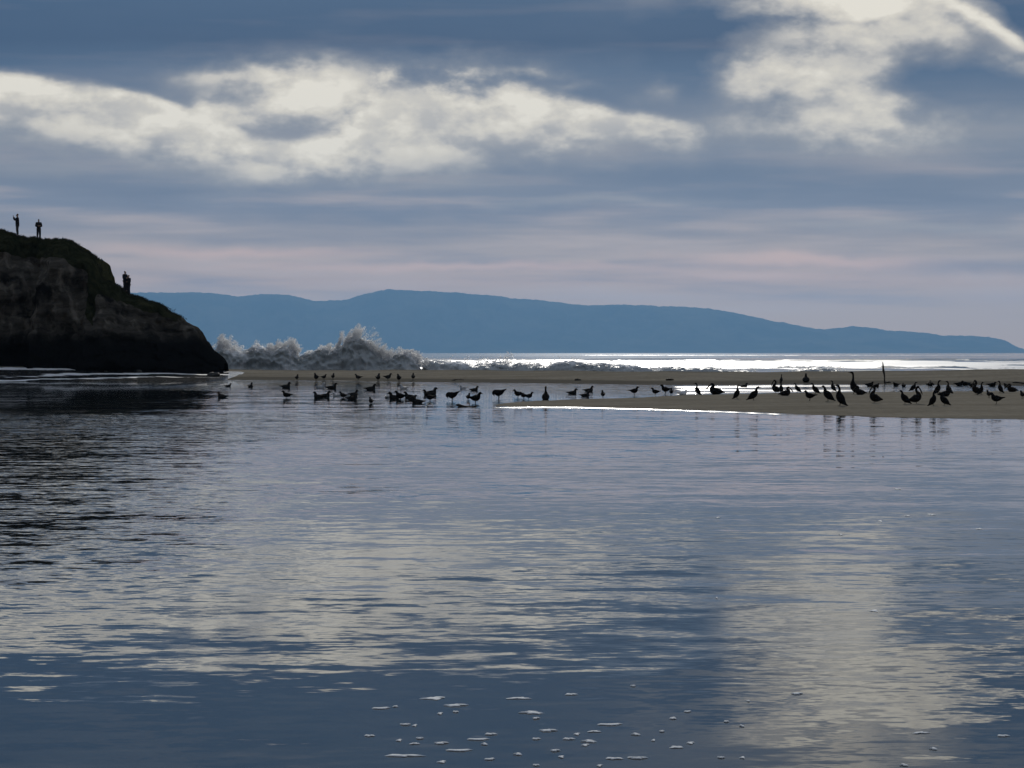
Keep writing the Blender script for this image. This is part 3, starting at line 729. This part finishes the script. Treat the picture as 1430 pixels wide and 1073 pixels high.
SPEC = {
 # height of each model, mesh parts; all face +x
 'cormorant': (.75, bird_spec([(.165,.715,.016,.014),(.13,.722,.028,.028),(.085,.71,.03,.032),(.045,.655,.026,.028),(.025,.58,.026,.029),(.035,.51,.036,.042),(.045,.43,.062,.075),(.02,.33,.086,.1),(-.045,.22,.088,.098),(-.115,.13,.066,.066),(-.19,.06,.05,.03),(-.27,.015,.045,.012)],
     [(.15,.716,.014,.014),(.2,.714,.01,.011),(.25,.718,.006,.008),(.262,.706,.004,.006)],
     [(.05,.44,.018,.04),(.02,.36,.026,.085),(-.05,.25,.026,.085),(-.13,.14,.018,.05),(-.19,.07,.008,.015)], (.02,.05,.14,.085), .07)),
 'cormorant_stretch': (.95, bird_spec([(.16,.905,.016,.014),(.12,.915,.028,.028),(.075,.905,.03,.032),(.04,.85,.025,.027),(.03,.76,.025,.027),(.03,.66,.028,.03),(.04,.56,.038,.044),(.045,.46,.062,.075),(.02,.35,.086,.1),(-.045,.23,.088,.098),(-.115,.135,.066,.066),(-.19,.06,.05,.03),(-.28,.012,.045,.012)],
     [(.145,.906,.014,.014),(.2,.91,.01,.011),(.25,.92,.006,.008)],
     [(.05,.46,.018,.04),(.02,.38,.026,.085),(-.05,.26,.026,.085),(-.13,.145,.018,.05),(-.19,.07,.008,.015)], (.02,.05,.14,.085), .07)),
 'cormorant_lean': (.62, bird_spec([(.27,.585,.016,.014),(.235,.592,.028,.028),(.19,.58,.03,.032),(.15,.535,.027,.03),(.135,.47,.034,.038),(.12,.40,.056,.066),(.06,.315,.084,.096),(-.03,.23,.088,.1),(-.13,.15,.068,.07),(-.22,.085,.05,.03),(-.31,.035,.045,.012)],
     [(.255,.586,.014,.014),(.305,.58,.01,.011),(.355,.572,.006,.008)],
     [(.13,.41,.018,.04),(.07,.335,.026,.085),(-.03,.25,.026,.08),(-.14,.165,.018,.045),(-.23,.1,.008,.015)], (.02,.05,.16,.085), .07)),
 'pelican': (.92, bird_spec([(.13,.865,.028,.026),(.09,.885,.045,.042),(.03,.86,.045,.046),(-.015,.79,.038,.042),(-.02,.71,.04,.045),(.03,.62,.05,.055),(.085,.53,.075,.085),(.08,.42,.13,.135),(.0,.32,.16,.155),(-.13,.255,.15,.13),(-.27,.22,.1,.085),(-.38,.2,.075,.035),(-.46,.19,.07,.016)],
     [(.115,.86,.028,.03),(.18,.77,.026,.034),(.235,.66,.022,.036),(.275,.55,.016,.026),(.295,.48,.01,.012),(.285,.465,.006,.008)],
     [(.09,.47,.03,.06),(.03,.39,.045,.13),(-.12,.31,.045,.12),(-.28,.25,.03,.07),(-.42,.22,.012,.02)], (.0,.09,.2,.12), .12)),
 'pelican_rest': (.56, bird_spec([(.20,.50,.028,.026),(.16,.525,.045,.042),(.10,.51,.046,.048),(.06,.45,.045,.05),(.09,.37,.06,.065),(.13,.30,.09,.09),(.1,.22,.14,.12),(.0,.17,.165,.14),(-.15,.15,.155,.125),(-.30,.14,.105,.085),(-.43,.12,.075,.035),(-.52,.10,.07,.016)],
     [(.185,.50,.028,.03),(.26,.45,.026,.034),(.34,.37,.022,.036),(.41,.28,.016,.026),(.44,.23,.01,.012)],
     [(.1,.28,.03,.05),(.03,.24,.045,.11),(-.12,.2,.045,.1),(-.3,.16,.03,.06),(-.46,.13,.012,.02)], (.0,.09,.06,.12), .12)),
 'gull': (.42, bird_spec([(.215,.385,.014,.013),(.19,.398,.03,.03),(.155,.395,.034,.036),(.125,.355,.034,.037),(.105,.31,.045,.05),(.07,.26,.07,.075),(.0,.23,.082,.082),(-.09,.225,.07,.066),(-.17,.235,.044,.04),(-.24,.245,.03,.016),(-.31,.25,.018,.007)],
     [(.2,.386,.013,.013),(.235,.383,.009,.012),(.262,.375,.006,.009),(.268,.366,.003,.004)],
     [(.08,.275,.014,.03),(.03,.265,.02,.056),(-.07,.255,.018,.05),(-.18,.255,.012,.028),(-.33,.265,.004,.007)], (.0,.035,.17,.05), .062)),
 'gull_float': (.25, bird_spec([(.2,.2,.014,.013),(.175,.213,.03,.03),(.14,.21,.034,.036),(.115,.17,.034,.037),(.1,.125,.048,.05),(.07,.07,.075,.075),(.0,.035,.088,.082),(-.09,.04,.074,.066),(-.17,.055,.045,.04),(-.24,.065,.03,.016),(-.31,.072,.018,.007)],
     [(.185,.2,.013,.013),(.22,.197,.009,.012),(.247,.19,.006,.009)],
     [(.08,.09,.014,.03),(.03,.085,.02,.056),(-.07,.085,.018,.05),(-.18,.08,.012,.028),(-.33,.085,.004,.007)], None, .064)),
 'gull_preen': (.36, bird_spec([(.17,.165,.014,.013),(.175,.2,.028,.03),(.185,.24,.033,.035),(.165,.285,.034,.036),(.12,.295,.046,.05),(.065,.265,.07,.075),(.0,.25,.082,.082),(-.09,.265,.07,.066),(-.16,.3,.044,.04),(-.22,.335,.03,.016),(-.28,.365,.018,.007)],
     [(.17,.175,.013,.013),(.155,.145,.009,.012),(.14,.122,.005,.008)],
     [(.08,.29,.014,.03),(.03,.285,.02,.056),(-.07,.295,.018,.05),(-.16,.335,.012,.028),(-.29,.385,.004,.007)], (.0,.035,.17,.05), .062)),
 'gull_loaf': (.24, bird_spec([(.19,.19,.014,.013),(.165,.203,.03,.03),(.13,.2,.034,.036),(.11,.165,.036,.04),(.1,.13,.05,.055),(.07,.1,.076,.08),(.0,.085,.09,.086),(-.09,.085,.078,.07),(-.17,.095,.047,.042),(-.24,.105,.03,.016),(-.31,.115,.018,.007)],
     [(.175,.19,.013,.013),(.21,.187,.009,.012),(.237,.18,.006,.009)],
     [(.08,.13,.014,.03),(.03,.125,.02,.056),(-.07,.12,.018,.05),(-.18,.125,.012,.028),(-.33,.135,.004,.007)], (.0,.035,.03,.05), .066)),
}
NAME = {'cormorant':'cormorant','cormorant_stretch':'cormorant','cormorant_lean':'cormorant','pelican':'pelican','pelican_rest':'pelican','gull':'gull','gull_float':'gull','gull_preen':'gull','gull_loaf':'gull'}
TINT = {'d': M_dark, 'b': M_brown, 'g': M_dgull, 'p': M_pale, 'w': M_white}
MESHCACHE = {}
def bird(kind, px_, py_, hpx, face, tint, label, group, wade=0.):
    model_h, parts = SPEC[kind]
    p, on_sand = hit_ground(px_, py_)
    sc = 1.1*hpx/F*p.y/model_h
    lim = {'cormorant':(.8,1.25),'pelican':(.75,1.25),'gull':(.8,1.4)}[NAME[kind]]
    sc = min(max(sc, lim[0]), lim[1])
    rz = {'R': 0., 'L': math.pi, 'A': math.pi/2, 'T': -math.pi/2}[face[0]] + (random.uniform(-.45, .45))
    root = empty(NAME[kind], (p.x, p.y, p.z - wade*sc), rz, sc)
    for part, meshes in parts.items():
        for i, me in enumerate(meshes):
            mat = TINT[tint] if part in ('body', 'wing') else (M_bill if part == 'bill' else M_leg)
            key = (kind, part, i, mat.name)
            if key not in MESHCACHE:
                c = me.copy(); c.materials.append(mat); MESHCACHE[key] = c
            o = bpy.data.objects.new(part, MESHCACHE[key]); COL.objects.link(o); o.parent = root
    tag(root, label, NAME[kind], group)
    return root
OWN = {974: 'slim black cormorant upright between the white gull and the crouched pelican', 1029: 'black cormorant upright on bare sand just past the crouched black pelican',
       1173.5: 'large black cormorant upright beside a smaller one leaning the same way', 1163.5: 'black cormorant at the channel edge behind two larger ones',
       1052: 'black cormorant leaning forward alone between bare sand and the pelican trio', 1139: 'black cormorant leaning forward above the lone standing gull by the channel',
       1156.5: 'black cormorant leaning forward, shoulder to shoulder with a larger upright one', 1264: 'black cormorant leaning forward in front of a big brown pelican',
       1221: 'brown pelican standing alone, bill down, below the pointed stake', 1280: 'brown pelican standing with bill down beside a leaning cormorant',
       1083: 'brown pelican standing in the trio against the white glittering channel', 1391: 'large dark gull standing alone low on the open sand spit',
       1130.5: 'dark gull standing on bare sand in front of the black cormorants', 762: None,
       886: 'bulky dark gull facing along the spit where the sand begins to widen', 842: 'dark gull seen end on, wading alone past the swimming gulls',
       665: None, 400: None, 518: 'dark gull wading alone in front of the floating raft', 664.5: 'tall dark gull wading beside the floating dark bar'}
def flock(label, group, items):
    for it in items:
        own = OWN.get(it[1])
        if it[1] == 400 and it[0] == 'gull': own = 'dark gull wading apart at the cliff end of the flock'
        bird(*it[:6], own or label, group, *it[6:])

flock('dark gull standing along the far sand bank in front of the tall wave', 'gulls on the far sand bank',
      [('gull',414.6,532,8,'A','g'),('gull',441.5,532.6,11,'T','g'),('gull',452.5,530.8,7,'R','g'),('gull',465,530.4,8,'A','g'),('gull',500,531.6,8,'L','g'),('gull',528,533.2,11,'A','g'),('gull',542,531.8,9,'R','g'),('gull',557,533.6,10,'T','g'),('gull',577,531.4,9,'A','g')])
flock('dark gull floating alone on open water toward the cliff reflection', 'lone floating gulls near the cliff',
      [('gull_float',319,540.5,4.5,'R','g'),('gull_float',350,541,6,'A','g'),('gull_float',256,552.5,6,'L','g'),('gull_float',309.5,555.5,7,'L','g')])
flock('dark gull swimming in a loose row just off the far sand bank', 'gulls swimming off the sand bank',
      [('gull_float',400,542,8,'R','g'),('gull_float',464,543.3,8,'R','g'),('gull_float',518.5,545,8,'R','g'),('gull_float',663,546,6,'R','g')])
flock('pale grey gull swimming among the dark gulls', 'pale gulls swimming',
      [('gull_float',448,542.5,7,'R','p'),('gull_float',563,543.5,6,'L','p'),('gull_float',646,543.5,5,'L','p'),('gull_float',469,554,5.5,'L','p'),('gull_float',541,556,7,'A','p')])
flock('dark gull floating in the crowded raft on the shallows', 'gulls rafting on the shallows',
      [('gull_float',444,556,8,'L','g'),('gull_float',454.5,555,8,'R','g'),('gull_float',494.5,552.5,7,'R','g'),('gull_float',492.5,558.5,8,'R','g'),('gull_float',550,557.5,9,'L','g'),('gull_float',571,556,8,'L','g'),('gull_float',582,563.3,9,'L','g'),('gull_float',603,551,9,'R','g'),('gull_float',800,550.5,7,'R','g'),('gull_float',823,547,7,'R','g'),('gull_float',818,554,7,'R','g'),('gull_float',576,559.5,7,'R','g'),('gull_float',597,552,7,'L','g')])
flock('dark gull wading upright in the shallows beside the floating raft', 'gulls wading in the shallows',
      [('gull',400,556,11,'L','d',.08),('gull',479,555.8,9.5,'L','g',.08),('gull',518,563.5,10,'A','g',.1),('gull',558.5,558,13,'L','d',.08),('gull',600,560,11,'L','d',.06),('gull',654,558.5,9,'A','d',.06),('gull',664.5,563,15,'R','d',.05),('gull',723,555.5,11,'L','d',.04),('gull',739,558,10,'R','d',.04),('gull',731,556.5,9,'L','d',.06),('gull',842,556,10,'A','g',.02)])
flock('dark gull bent forward with its tail raised, wading in the shallows', 'gulls bending forward in the shallows',
      [('gull_preen',631,560,13,'L','d',.05),('gull_preen',696,557.5,13,'L','d',.03)])
flock('dark gull standing where the near sand spit begins', 'gulls at the start of the spit',
      [('gull',886,552.5,11,'R','d'),('gull',915,553,10,'L','d'),('gull',929,551,12,'L','d'),('gull',937.5,552.8,9.5,'A','d')])
bird('gull_loaf',954,552,6.5,'R','w','white gull resting low at the rear edge of the sand spit',None)
bird('pelican',762,558,14,'A','b','bulky brown pelican hunched on the shallows past the last wading gulls',None,.15)
bird('pelican_rest',998,551,14,'L','d','broad black pelican crouched low before the white glittering channel',None)
bird('pelican_rest',1125.5,534,11,'A','d','round black pelican resting alone on the far bank edge above the channel',None)
flock('black cormorant leaning forward, standing on the near sand spit', 'leaning cormorants on the spit',
      [('cormorant_lean',1052,559.8,18,'R','d'),('cormorant_lean',1139,550.5,14,'L','d'),('cormorant_lean',1156.5,561,20,'L','d'),('cormorant_lean',1264,565,18,'L','d'),('cormorant_lean',1319,567,17,'L','d'),('cormorant_lean',1275,547,12,'R','d'),('cormorant_lean',1114,548.5,12,'L','d')])
flock('black cormorant standing upright on the near sand spit', 'upright cormorants on the spit',
      [('cormorant',974,552.3,15,'L','d'),('cormorant',1029,557.5,18,'R','d'),('cormorant',1091,550,16,'A','d'),('cormorant',1173.5,567,27,'L','d'),('cormorant',1303,567.3,20,'R','d'),('cormorant',1309.5,551,18,'R','d'),('cormorant',1325,550,16,'L','d'),('cormorant',1397,549,13,'L','d'),('cormorant',1370,551.5,16,'R','d'),('cormorant',1163.5,547,12,'L','d')])
bird('cormorant_stretch',1192.5,551,29,'L','d','black cormorant stretching its long neck straight up on the spit',None)
bird('cormorant',1091,535.5,10,'A','d','small black cormorant standing on the far bank beyond the glittering channel',None)
flock('brown pelican standing bulky among the cormorants on the spit', 'standing pelicans on the spit',
      [('pelican',1083,549.5,14,'L','b'),('pelican',1221,563.5,20,'L','b'),('pelican',1280,564.3,19,'R','b'),('pelican',1363,551.5,17,'L','b')])
flock('brown pelican lying low on the rear edge of the spit', 'resting pelicans at the spit rear',
      [('pelican_rest',1098,553,9,'R','b'),('pelican_rest',1200,551.5,8,'L','b'),('pelican_rest',1321,554,9,'R','b'),('pelican_rest',1412,547.5,7,'L','b')])
flock('dark gull standing alone on bare sand of the near spit', 'gulls on the open spit',
      [('gull',1130.5,560.5,13,'L','d'),('gull',1391,565.5,15,'L','d'),('gull',1381,556,9,'A','g'),('gull',1428,557,10,'A','g')])
flock('dark bird-sized gull loafing along the far bank above the channel', 'gulls loafing on the far bank',
      [('gull_loaf',1215,540,6,'R','d'),('gull_loaf',1224,541,5,'R','d'),('gull_loaf',1251,539.5,5,'L','d'),('gull_loaf',1262,540.5,5,'A','d'),('gull_loaf',1299,539,8,'A','b'),('gull_loaf',1340,539,6,'R','d'),('gull_loaf',1348,538.5,6,'L','d'),('gull_loaf',1359,540.5,6,'R','d'),('gull_loaf',1386,540,6,'R','d'),('gull_loaf',1406,541,5,'L','d')])
bird('gull_float',1039.5,541,5.5,'R','g','dark gull floating in the middle of the white glittering channel',None)
for o in bpy.data.objects:
    if o.get('label','').startswith('dark bird-sized'): o['label'] = 'dark gull loafing along the far bank above the channel'

# ------------------------------------------------------------------ wrack on the far bank
M_kelp = simple_mat('stranded_kelp', (.010,.009,.006), (.035,.028,.016), 9., .8, .03)
for i, (px_, py_, w_, lab) in enumerate([(807,531.5,9,'small dark clump of seaweed on the far bank near the low wave'), (935,531.5,11,'flat dark clump of seaweed on the far bank behind the standing gulls'),
                                         (1299,537.5,11,'brown heap of seaweed on the far bank behind the cormorants'), (1240,535,9,'low dark seaweed heap at the foot of the pointed stake')]):
    p, _ = hit_ground(px_, py_); sz = w_/F*p.y*.5
    me = rock_mesh(11+i, sz, sz*.8, sz*.42); me.materials.clear(); me.materials.append(M_kelp); me.name = 'seaweed'
    o = bpy.data.objects.new('seaweed_clump', me); COL.objects.link(o); o.location = (p.x, p.y, p.z+sz*.12); tag(o, lab, 'seaweed')

# ------------------------------------------------------------------ driftwood and stake
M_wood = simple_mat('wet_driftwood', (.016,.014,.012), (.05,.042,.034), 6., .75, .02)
def driftwood(px0, px1, py_, r, label, seed):
    a, _ = hit_ground(px0, py_); b_, _ = hit_ground(px1, py_)
    c = (a+b_)/2; d = (b_-a); L = math.hypot(d.x, d.y)
    n, m = 26, 12; vs_, fs = [], []
    for i in range(n):
        t = i/(n-1); x = (t-.5)*L
        rr = r*(.75+.4*math.sin(t*3.0+seed))*(.45+.55*min(1, min(t, 1-t)*9)) * (1+.15*mn.noise(Vector((t*6, seed, 0))))
        cy = .12*math.sin(t*4+seed); cz = r*.55 + .05*math.sin(t*5+seed*2)
        for k in range(m):
            an = k/m*6.283; q = 1+.18*mn.noise(Vector((math.cos(an)*1.5, math.sin(an)*1.5, t*8+seed)))
            vs_.append((x, cy+math.cos(an)*rr*q, cz+math.sin(an)*rr*q))
    for i in range(n-1):
        for k in range(m): fs.append((i*m+k, i*m+(k+1) % m, (i+1)*m+(k+1) % m, (i+1)*m+k))
    fs += [tuple(range(m))[::-1], tuple((n-1)*m+k for k in range(m))]
    # a broken branch stub
    s0 = len(vs_); bx = L*.22
    for j, (dz, rr) in enumerate([(0, r*.4), (r*.9, r*.3), (r*1.3, r*.12)]):
        for k in range(8):
            an = k/8*6.283; vs_.append((bx+dz*.5+math.cos(an)*rr, math.sin(an)*rr, r*.8+dz))
    for j in range(2):
        for k in range(8): fs.append((s0+j*8+k, s0+j*8+(k+1) % 8, s0+j*8+8+(k+1) % 8, s0+j*8+8+k))
    fs.append(tuple(s0+16+k for k in range(8)))
    o = mesh_obj('driftwood_log', vs_, fs, M_wood); o.location = c; o.rotation_euler.z = math.atan2(d.y, d.x)
    tag(o, label, 'log'); return o
driftwood(637, 668, 568.5, .055, 'low black bar half afloat at the start of the spit', 1.)  # dark bar at the waterline, shaped like a log
driftwood(629, 648, 531.5, .07, 'dark weathered log lying on the far sand bank', 2.3)
driftwood(1414, 1450, 537, .14, 'thick dark log on the far bank above the flock', 3.7)
p, _ = hit_ground(1235.5, 536)
vs_, fs = [], []
for i, (z, r, ox) in enumerate([(-.3,.07,.02),(.0,.075,.02),(.12,.05,.0),(.35,.045,-.01),(.6,.055,-.03),(.85,.075,-.07),(1.05,.07,-.10),(1.25,.045,-.12),(1.45,.018,-.14)]):
    for k in range(8):
        an = k/8*6.283; vs_.append((ox+math.cos(an)*r*(1+.2*math.sin(i*2.+k)), math.sin(an)*r, z))
for i in range(8):
    for k in range(8): fs.append((i*8+k, i*8+(k+1) % 8, i*8+8+(k+1) % 8, i*8+8+k))
fs.append(tuple(64+k for k in range(8)))
stake = mesh_obj('driftwood_stake', vs_, fs, M_wood); stake.location = p
tag(stake, 'slim pointed driftwood stake standing upright on the far bank', 'stake')

# ------------------------------------------------------------------ people on the headland
M_skin = simple_mat('skin', (.30,.19,.14), (.36,.23,.17), 10., .6)
M_jack = [simple_mat('dark_jacket', (.010,.011,.016), (.022,.024,.032), 9., .85), simple_mat('black_coat', (.010,.010,.010), (.022,.021,.02), 9., .85), simple_mat('navy_fleece', (.012,.013,.02), (.022,.024,.032), 9., .9), simple_mat('charcoal_hoodie', (.018,.018,.018), (.03,.03,.03), 9., .9)]
M_trou = [simple_mat('dark_trousers', (.016,.017,.022), (.03,.031,.036), 9., .85), simple_mat('grey_trousers', (.03,.03,.03), (.05,.05,.05), 9., .85)]
M_hair = simple_mat('dark_hair', (.008,.006,.005), (.02,.015,.012), 20., .6)
M_shoe = simple_mat('dark_shoe', (.012,.012,.012), (.03,.03,.03), 10., .7)
def skin_mesh(name, pts, edges, root=0, sub=2):
    """pts: {key: (xyz, radius or (rx, ry))} -> a continuous skinned mesh"""
    keys = list(pts); ix = {k: i for i, k in enumerate(keys)}
    me = bpy.data.meshes.new(name+'_skeleton'); me.from_pydata([pts[k][0] for k in keys], [(ix[a], ix[b_]) for a, b_ in edges], []); me.update()
    o = bpy.data.objects.new(name, me); COL.objects.link(o)
    md = o.modifiers.new('skin', 'SKIN'); md.use_smooth_shade = True
    sv = me.skin_vertices[0].data if me.skin_vertices else None
    if sv is None:
        bm = bmesh.new(); bm.from_mesh(me); bm.verts.layers.skin.verify(); bm.to_mesh(me); bm.free(); sv = me.skin_vertices[0].data
    for i, k in enumerate(keys):
        r = pts[k][1]; sv[i].radius = r if isinstance(r, tuple) else (r, r); sv[i].use_root = (i == root)
    ss = o.modifiers.new('smooth', 'SUBSURF'); ss.levels = sub; ss.render_levels = sub
    dg = bpy.context.evaluated_depsgraph_get(); dg.update()
    res = bpy.data.meshes.new_from_object(o.evaluated_get(dg))
    bpy.data.objects.remove(o); res.name = name
    res.polygons.foreach_set('use_smooth', [True]*len(res.polygons))
    return res
def person(px_, py_, height, face, arms, back, jm, tm, label, group=None):
    """arms: 'raised' (hands at the eyes) or 'down' or 'folded'; faces local -y before turning"""
    x = (px_-715)/F*(CD+back); z, y = cliff_top(x, back)
    s = height/1.75
    root = empty('person', (x, y, z), face, s)
    P = {'pelvis': ((0,0,.95), (.125,.10)), 'waist': ((0,.0,1.08), (.125,.095)), 'chest': ((0,.0,1.27), (.155,.11)), 'shoulders': ((0,.01,1.41), (.12,.085)),
         'neck': ((0,.0,1.50), .052), 'jaw': ((0,-.025,1.575), (.062,.07)), 'head': ((0,-.01,1.655), (.075,.09)), 'crown': ((0,.0,1.72), (.055,.065)), 'nose': ((0,-.115,1.625), .012)}
    Ed = [('pelvis','waist'),('waist','chest'),('chest','shoulders'),('shoulders','neck'),('neck','jaw'),('jaw','head'),('head','crown'),('jaw','nose')]
    Jk = {'a': ((0,.0,.78), (.20,.17)), 'b': ((0,0,1.02), (.195,.165)), 'c': ((0,0,1.25), (.21,.175)), 'd': ((0,.01,1.41), (.165,.14)), 'e': ((0,.0,1.505), .095)}
    Je = [('a','b'),('b','c'),('c','d'),('d','e')]
    Tk = {'w': ((0,0,.93), (.14,.115))}; Te = []
    hands = []
    for sd_, n in ((-1,'l'), (1,'r')):
        hip = (sd_*.09, 0, .88); knee = (sd_*.105, -.02, .49); ank = (sd_*.12, .02, .09); toe = (sd_*.14, -.13, .035)
        P.update({'hip'+n: (hip,.088), 'knee'+n: (knee,.058), 'calf'+n: ((sd_*.112,.012,.34),.056), 'ank'+n: (ank,.038), 'toe'+n: (toe,.032)})
        Ed += [('pelvis','hip'+n),('hip'+n,'knee'+n),('knee'+n,'calf'+n),('calf'+n,'ank'+n),('ank'+n,'toe'+n)]
        Tk.update({'h'+n: (hip,.125), 'k'+n: (knee,.10), 'c'+n: ((sd_*.112,.01,.3),.09), 'a'+n: ((sd_*.12,.01,.10),.08)})
        Te += [('w','h'+n),('h'+n,'k'+n),('k'+n,'c'+n),('c'+n,'a'+n)]
        sh = (sd_*.185, .01, 1.41)
        if arms == 'raised': el = (sd_*.27, -.20, 1.27); wr = (sd_*.09, -.30, 1.50); hd = (sd_*.05, -.315, 1.57)
        elif arms == 'folded': el = (sd_*.26, .0, 1.13); wr = (sd_*.05, -.19, 1.14); hd = (-sd_*.03, -.2, 1.17)
        else: el = (sd_*.245, .03, 1.13); wr = (sd_*.25, -.05, .89); hd = (sd_*.245, -.075, .82)
        P.update({'sh'+n: (sh,.062), 'el'+n: (el,.044), 'wr'+n: (wr,.028), 'palm'+n: (hd,(.034,.022))})
        Ed += [('shoulders','sh'+n),('sh'+n,'el'+n),('el'+n,'wr'+n),('wr'+n,'palm'+n)]
        Jk.update({'s'+n: (sh,.105), 'l'+n: (el,.09), 'u'+n: (tuple(np.array(wr)*.93+np.array(el)*.07),.07)})
        Je += [('d','s'+n),('s'+n,'l'+n),('l'+n,'u'+n)]
        # fingers: five short chains rooted in the palm
        ax = (np.array(hd)-np.array(wr)); ax /= np.linalg.norm(ax)
        sdv = np.cross(ax, (0, -1, .2)); sdv /= np.linalg.norm(sdv)
        cv = np.cross(sdv, ax)
        for fi, (off, ln) in enumerate([(-.028,.07),(-.010,.08),(.009,.075),(.027,.06),(-.042,.05)]):
            b0 = np.array(hd) + sdv*off*sd_ + (ax*.03 if fi < 4 else -ax*.005)
            b1 = b0 + ax*ln*.5 + (sdv*off*.5*sd_ if fi == 4 else 0); b2 = b1 + ax*ln*.35 - cv*ln*.35
            P.update({f'f{fi}{n}0': (tuple(b0),.010), f'f{fi}{n}1': (tuple(b1),.009), f'f{fi}{n}2': (tuple(b2),.008)})
            Ed += [('palm'+n, f'f{fi}{n}0'),(f'f{fi}{n}0', f'f{fi}{n}1'),(f'f{fi}{n}1', f'f{fi}{n}2')]
    def add(name, me, mat, smooth=True):
        me.materials.clear(); me.materials.append(mat); o = bpy.data.objects.new(name, me); COL.objects.link(o); o.parent = root; return o
    add('body', skin_mesh('body', P, Ed, 0, 2), M_skin)
    add('jacket', skin_mesh('jacket', Jk, Je, 0, 2), jm)
    add('trousers', skin_mesh('trousers', Tk, Te, 0, 2), tm)
    for sd_ in (-1, 1):
        add('shoe', skin_mesh('shoe', {'a': ((sd_*.12,.03,.06),.05), 'b': ((sd_*.13,-.05,.05),.048), 'c': ((sd_*.14,-.15,.035),.036)}, [('a','b'),('b','c')], 0, 1), M_shoe)
    add('hair', skin_mesh('hair', {'a': ((0,.05,1.60),(.06,.05)), 'b': ((0,.03,1.69),(.085,.085)), 'c': ((0,-.02,1.745),(.065,.07))}, [('a','b'),('b','c')], 0, 1), M_hair)
    tag(root, label, 'person', group); return root
person(28.5, 331, 1.86, R(-75), 'raised', .35, M_jack[0], M_trou[1], 'person in dark jacket with both hands raised to the face on the cliff top')
person(56, 333, 1.66, R(20), 'folded', .55, M_jack[1], M_trou[0], 'person in dark clothing standing with arms folded on the cliff top')
person(176.8, 412, 1.74, R(60), 'folded', .7, M_jack[2], M_trou[0], 'taller of two people huddled together on the lower cliff ledge')
person(181.6, 413, 1.68, R(-50), 'folded', .75, M_jack[3], M_trou[0], 'shorter of two people huddled together on the lower cliff ledge')

# ------------------------------------------------------------------ haze over the bay
hv = [(sx, sy, sz) for sz in (-5.5, 1090) for sy in (-2500, 47500) for sx in (-47500, 47500)]
haze = mesh_obj('haze', hv, [(0,2,3,1),(4,5,7,6),(0,1,5,4),(2,6,7,3),(0,4,6,2),(1,3,7,5)], None, smooth=False)
M_haze = bpy.data.materials.new('haze_air'); M_haze.use_nodes = True
nt = M_haze.node_tree; nt.nodes.clear()
o_ = nt.nodes.new('ShaderNodeOutputMaterial'); pv = nt.nodes.new('ShaderNodeVolumePrincipled')
pv.inputs['Color'].default_value = (.185,.375,.635,1); pv.inputs['Density'].default_value = .9/38000
pv.inputs['Anisotropy'].default_value = .4
nt.links.new(pv.outputs[0], o_.inputs['Volume']); haze.data.materials.append(M_haze)
tag(haze, 'thin blue haze hanging over the whole bay', 'haze', kind='stuff')
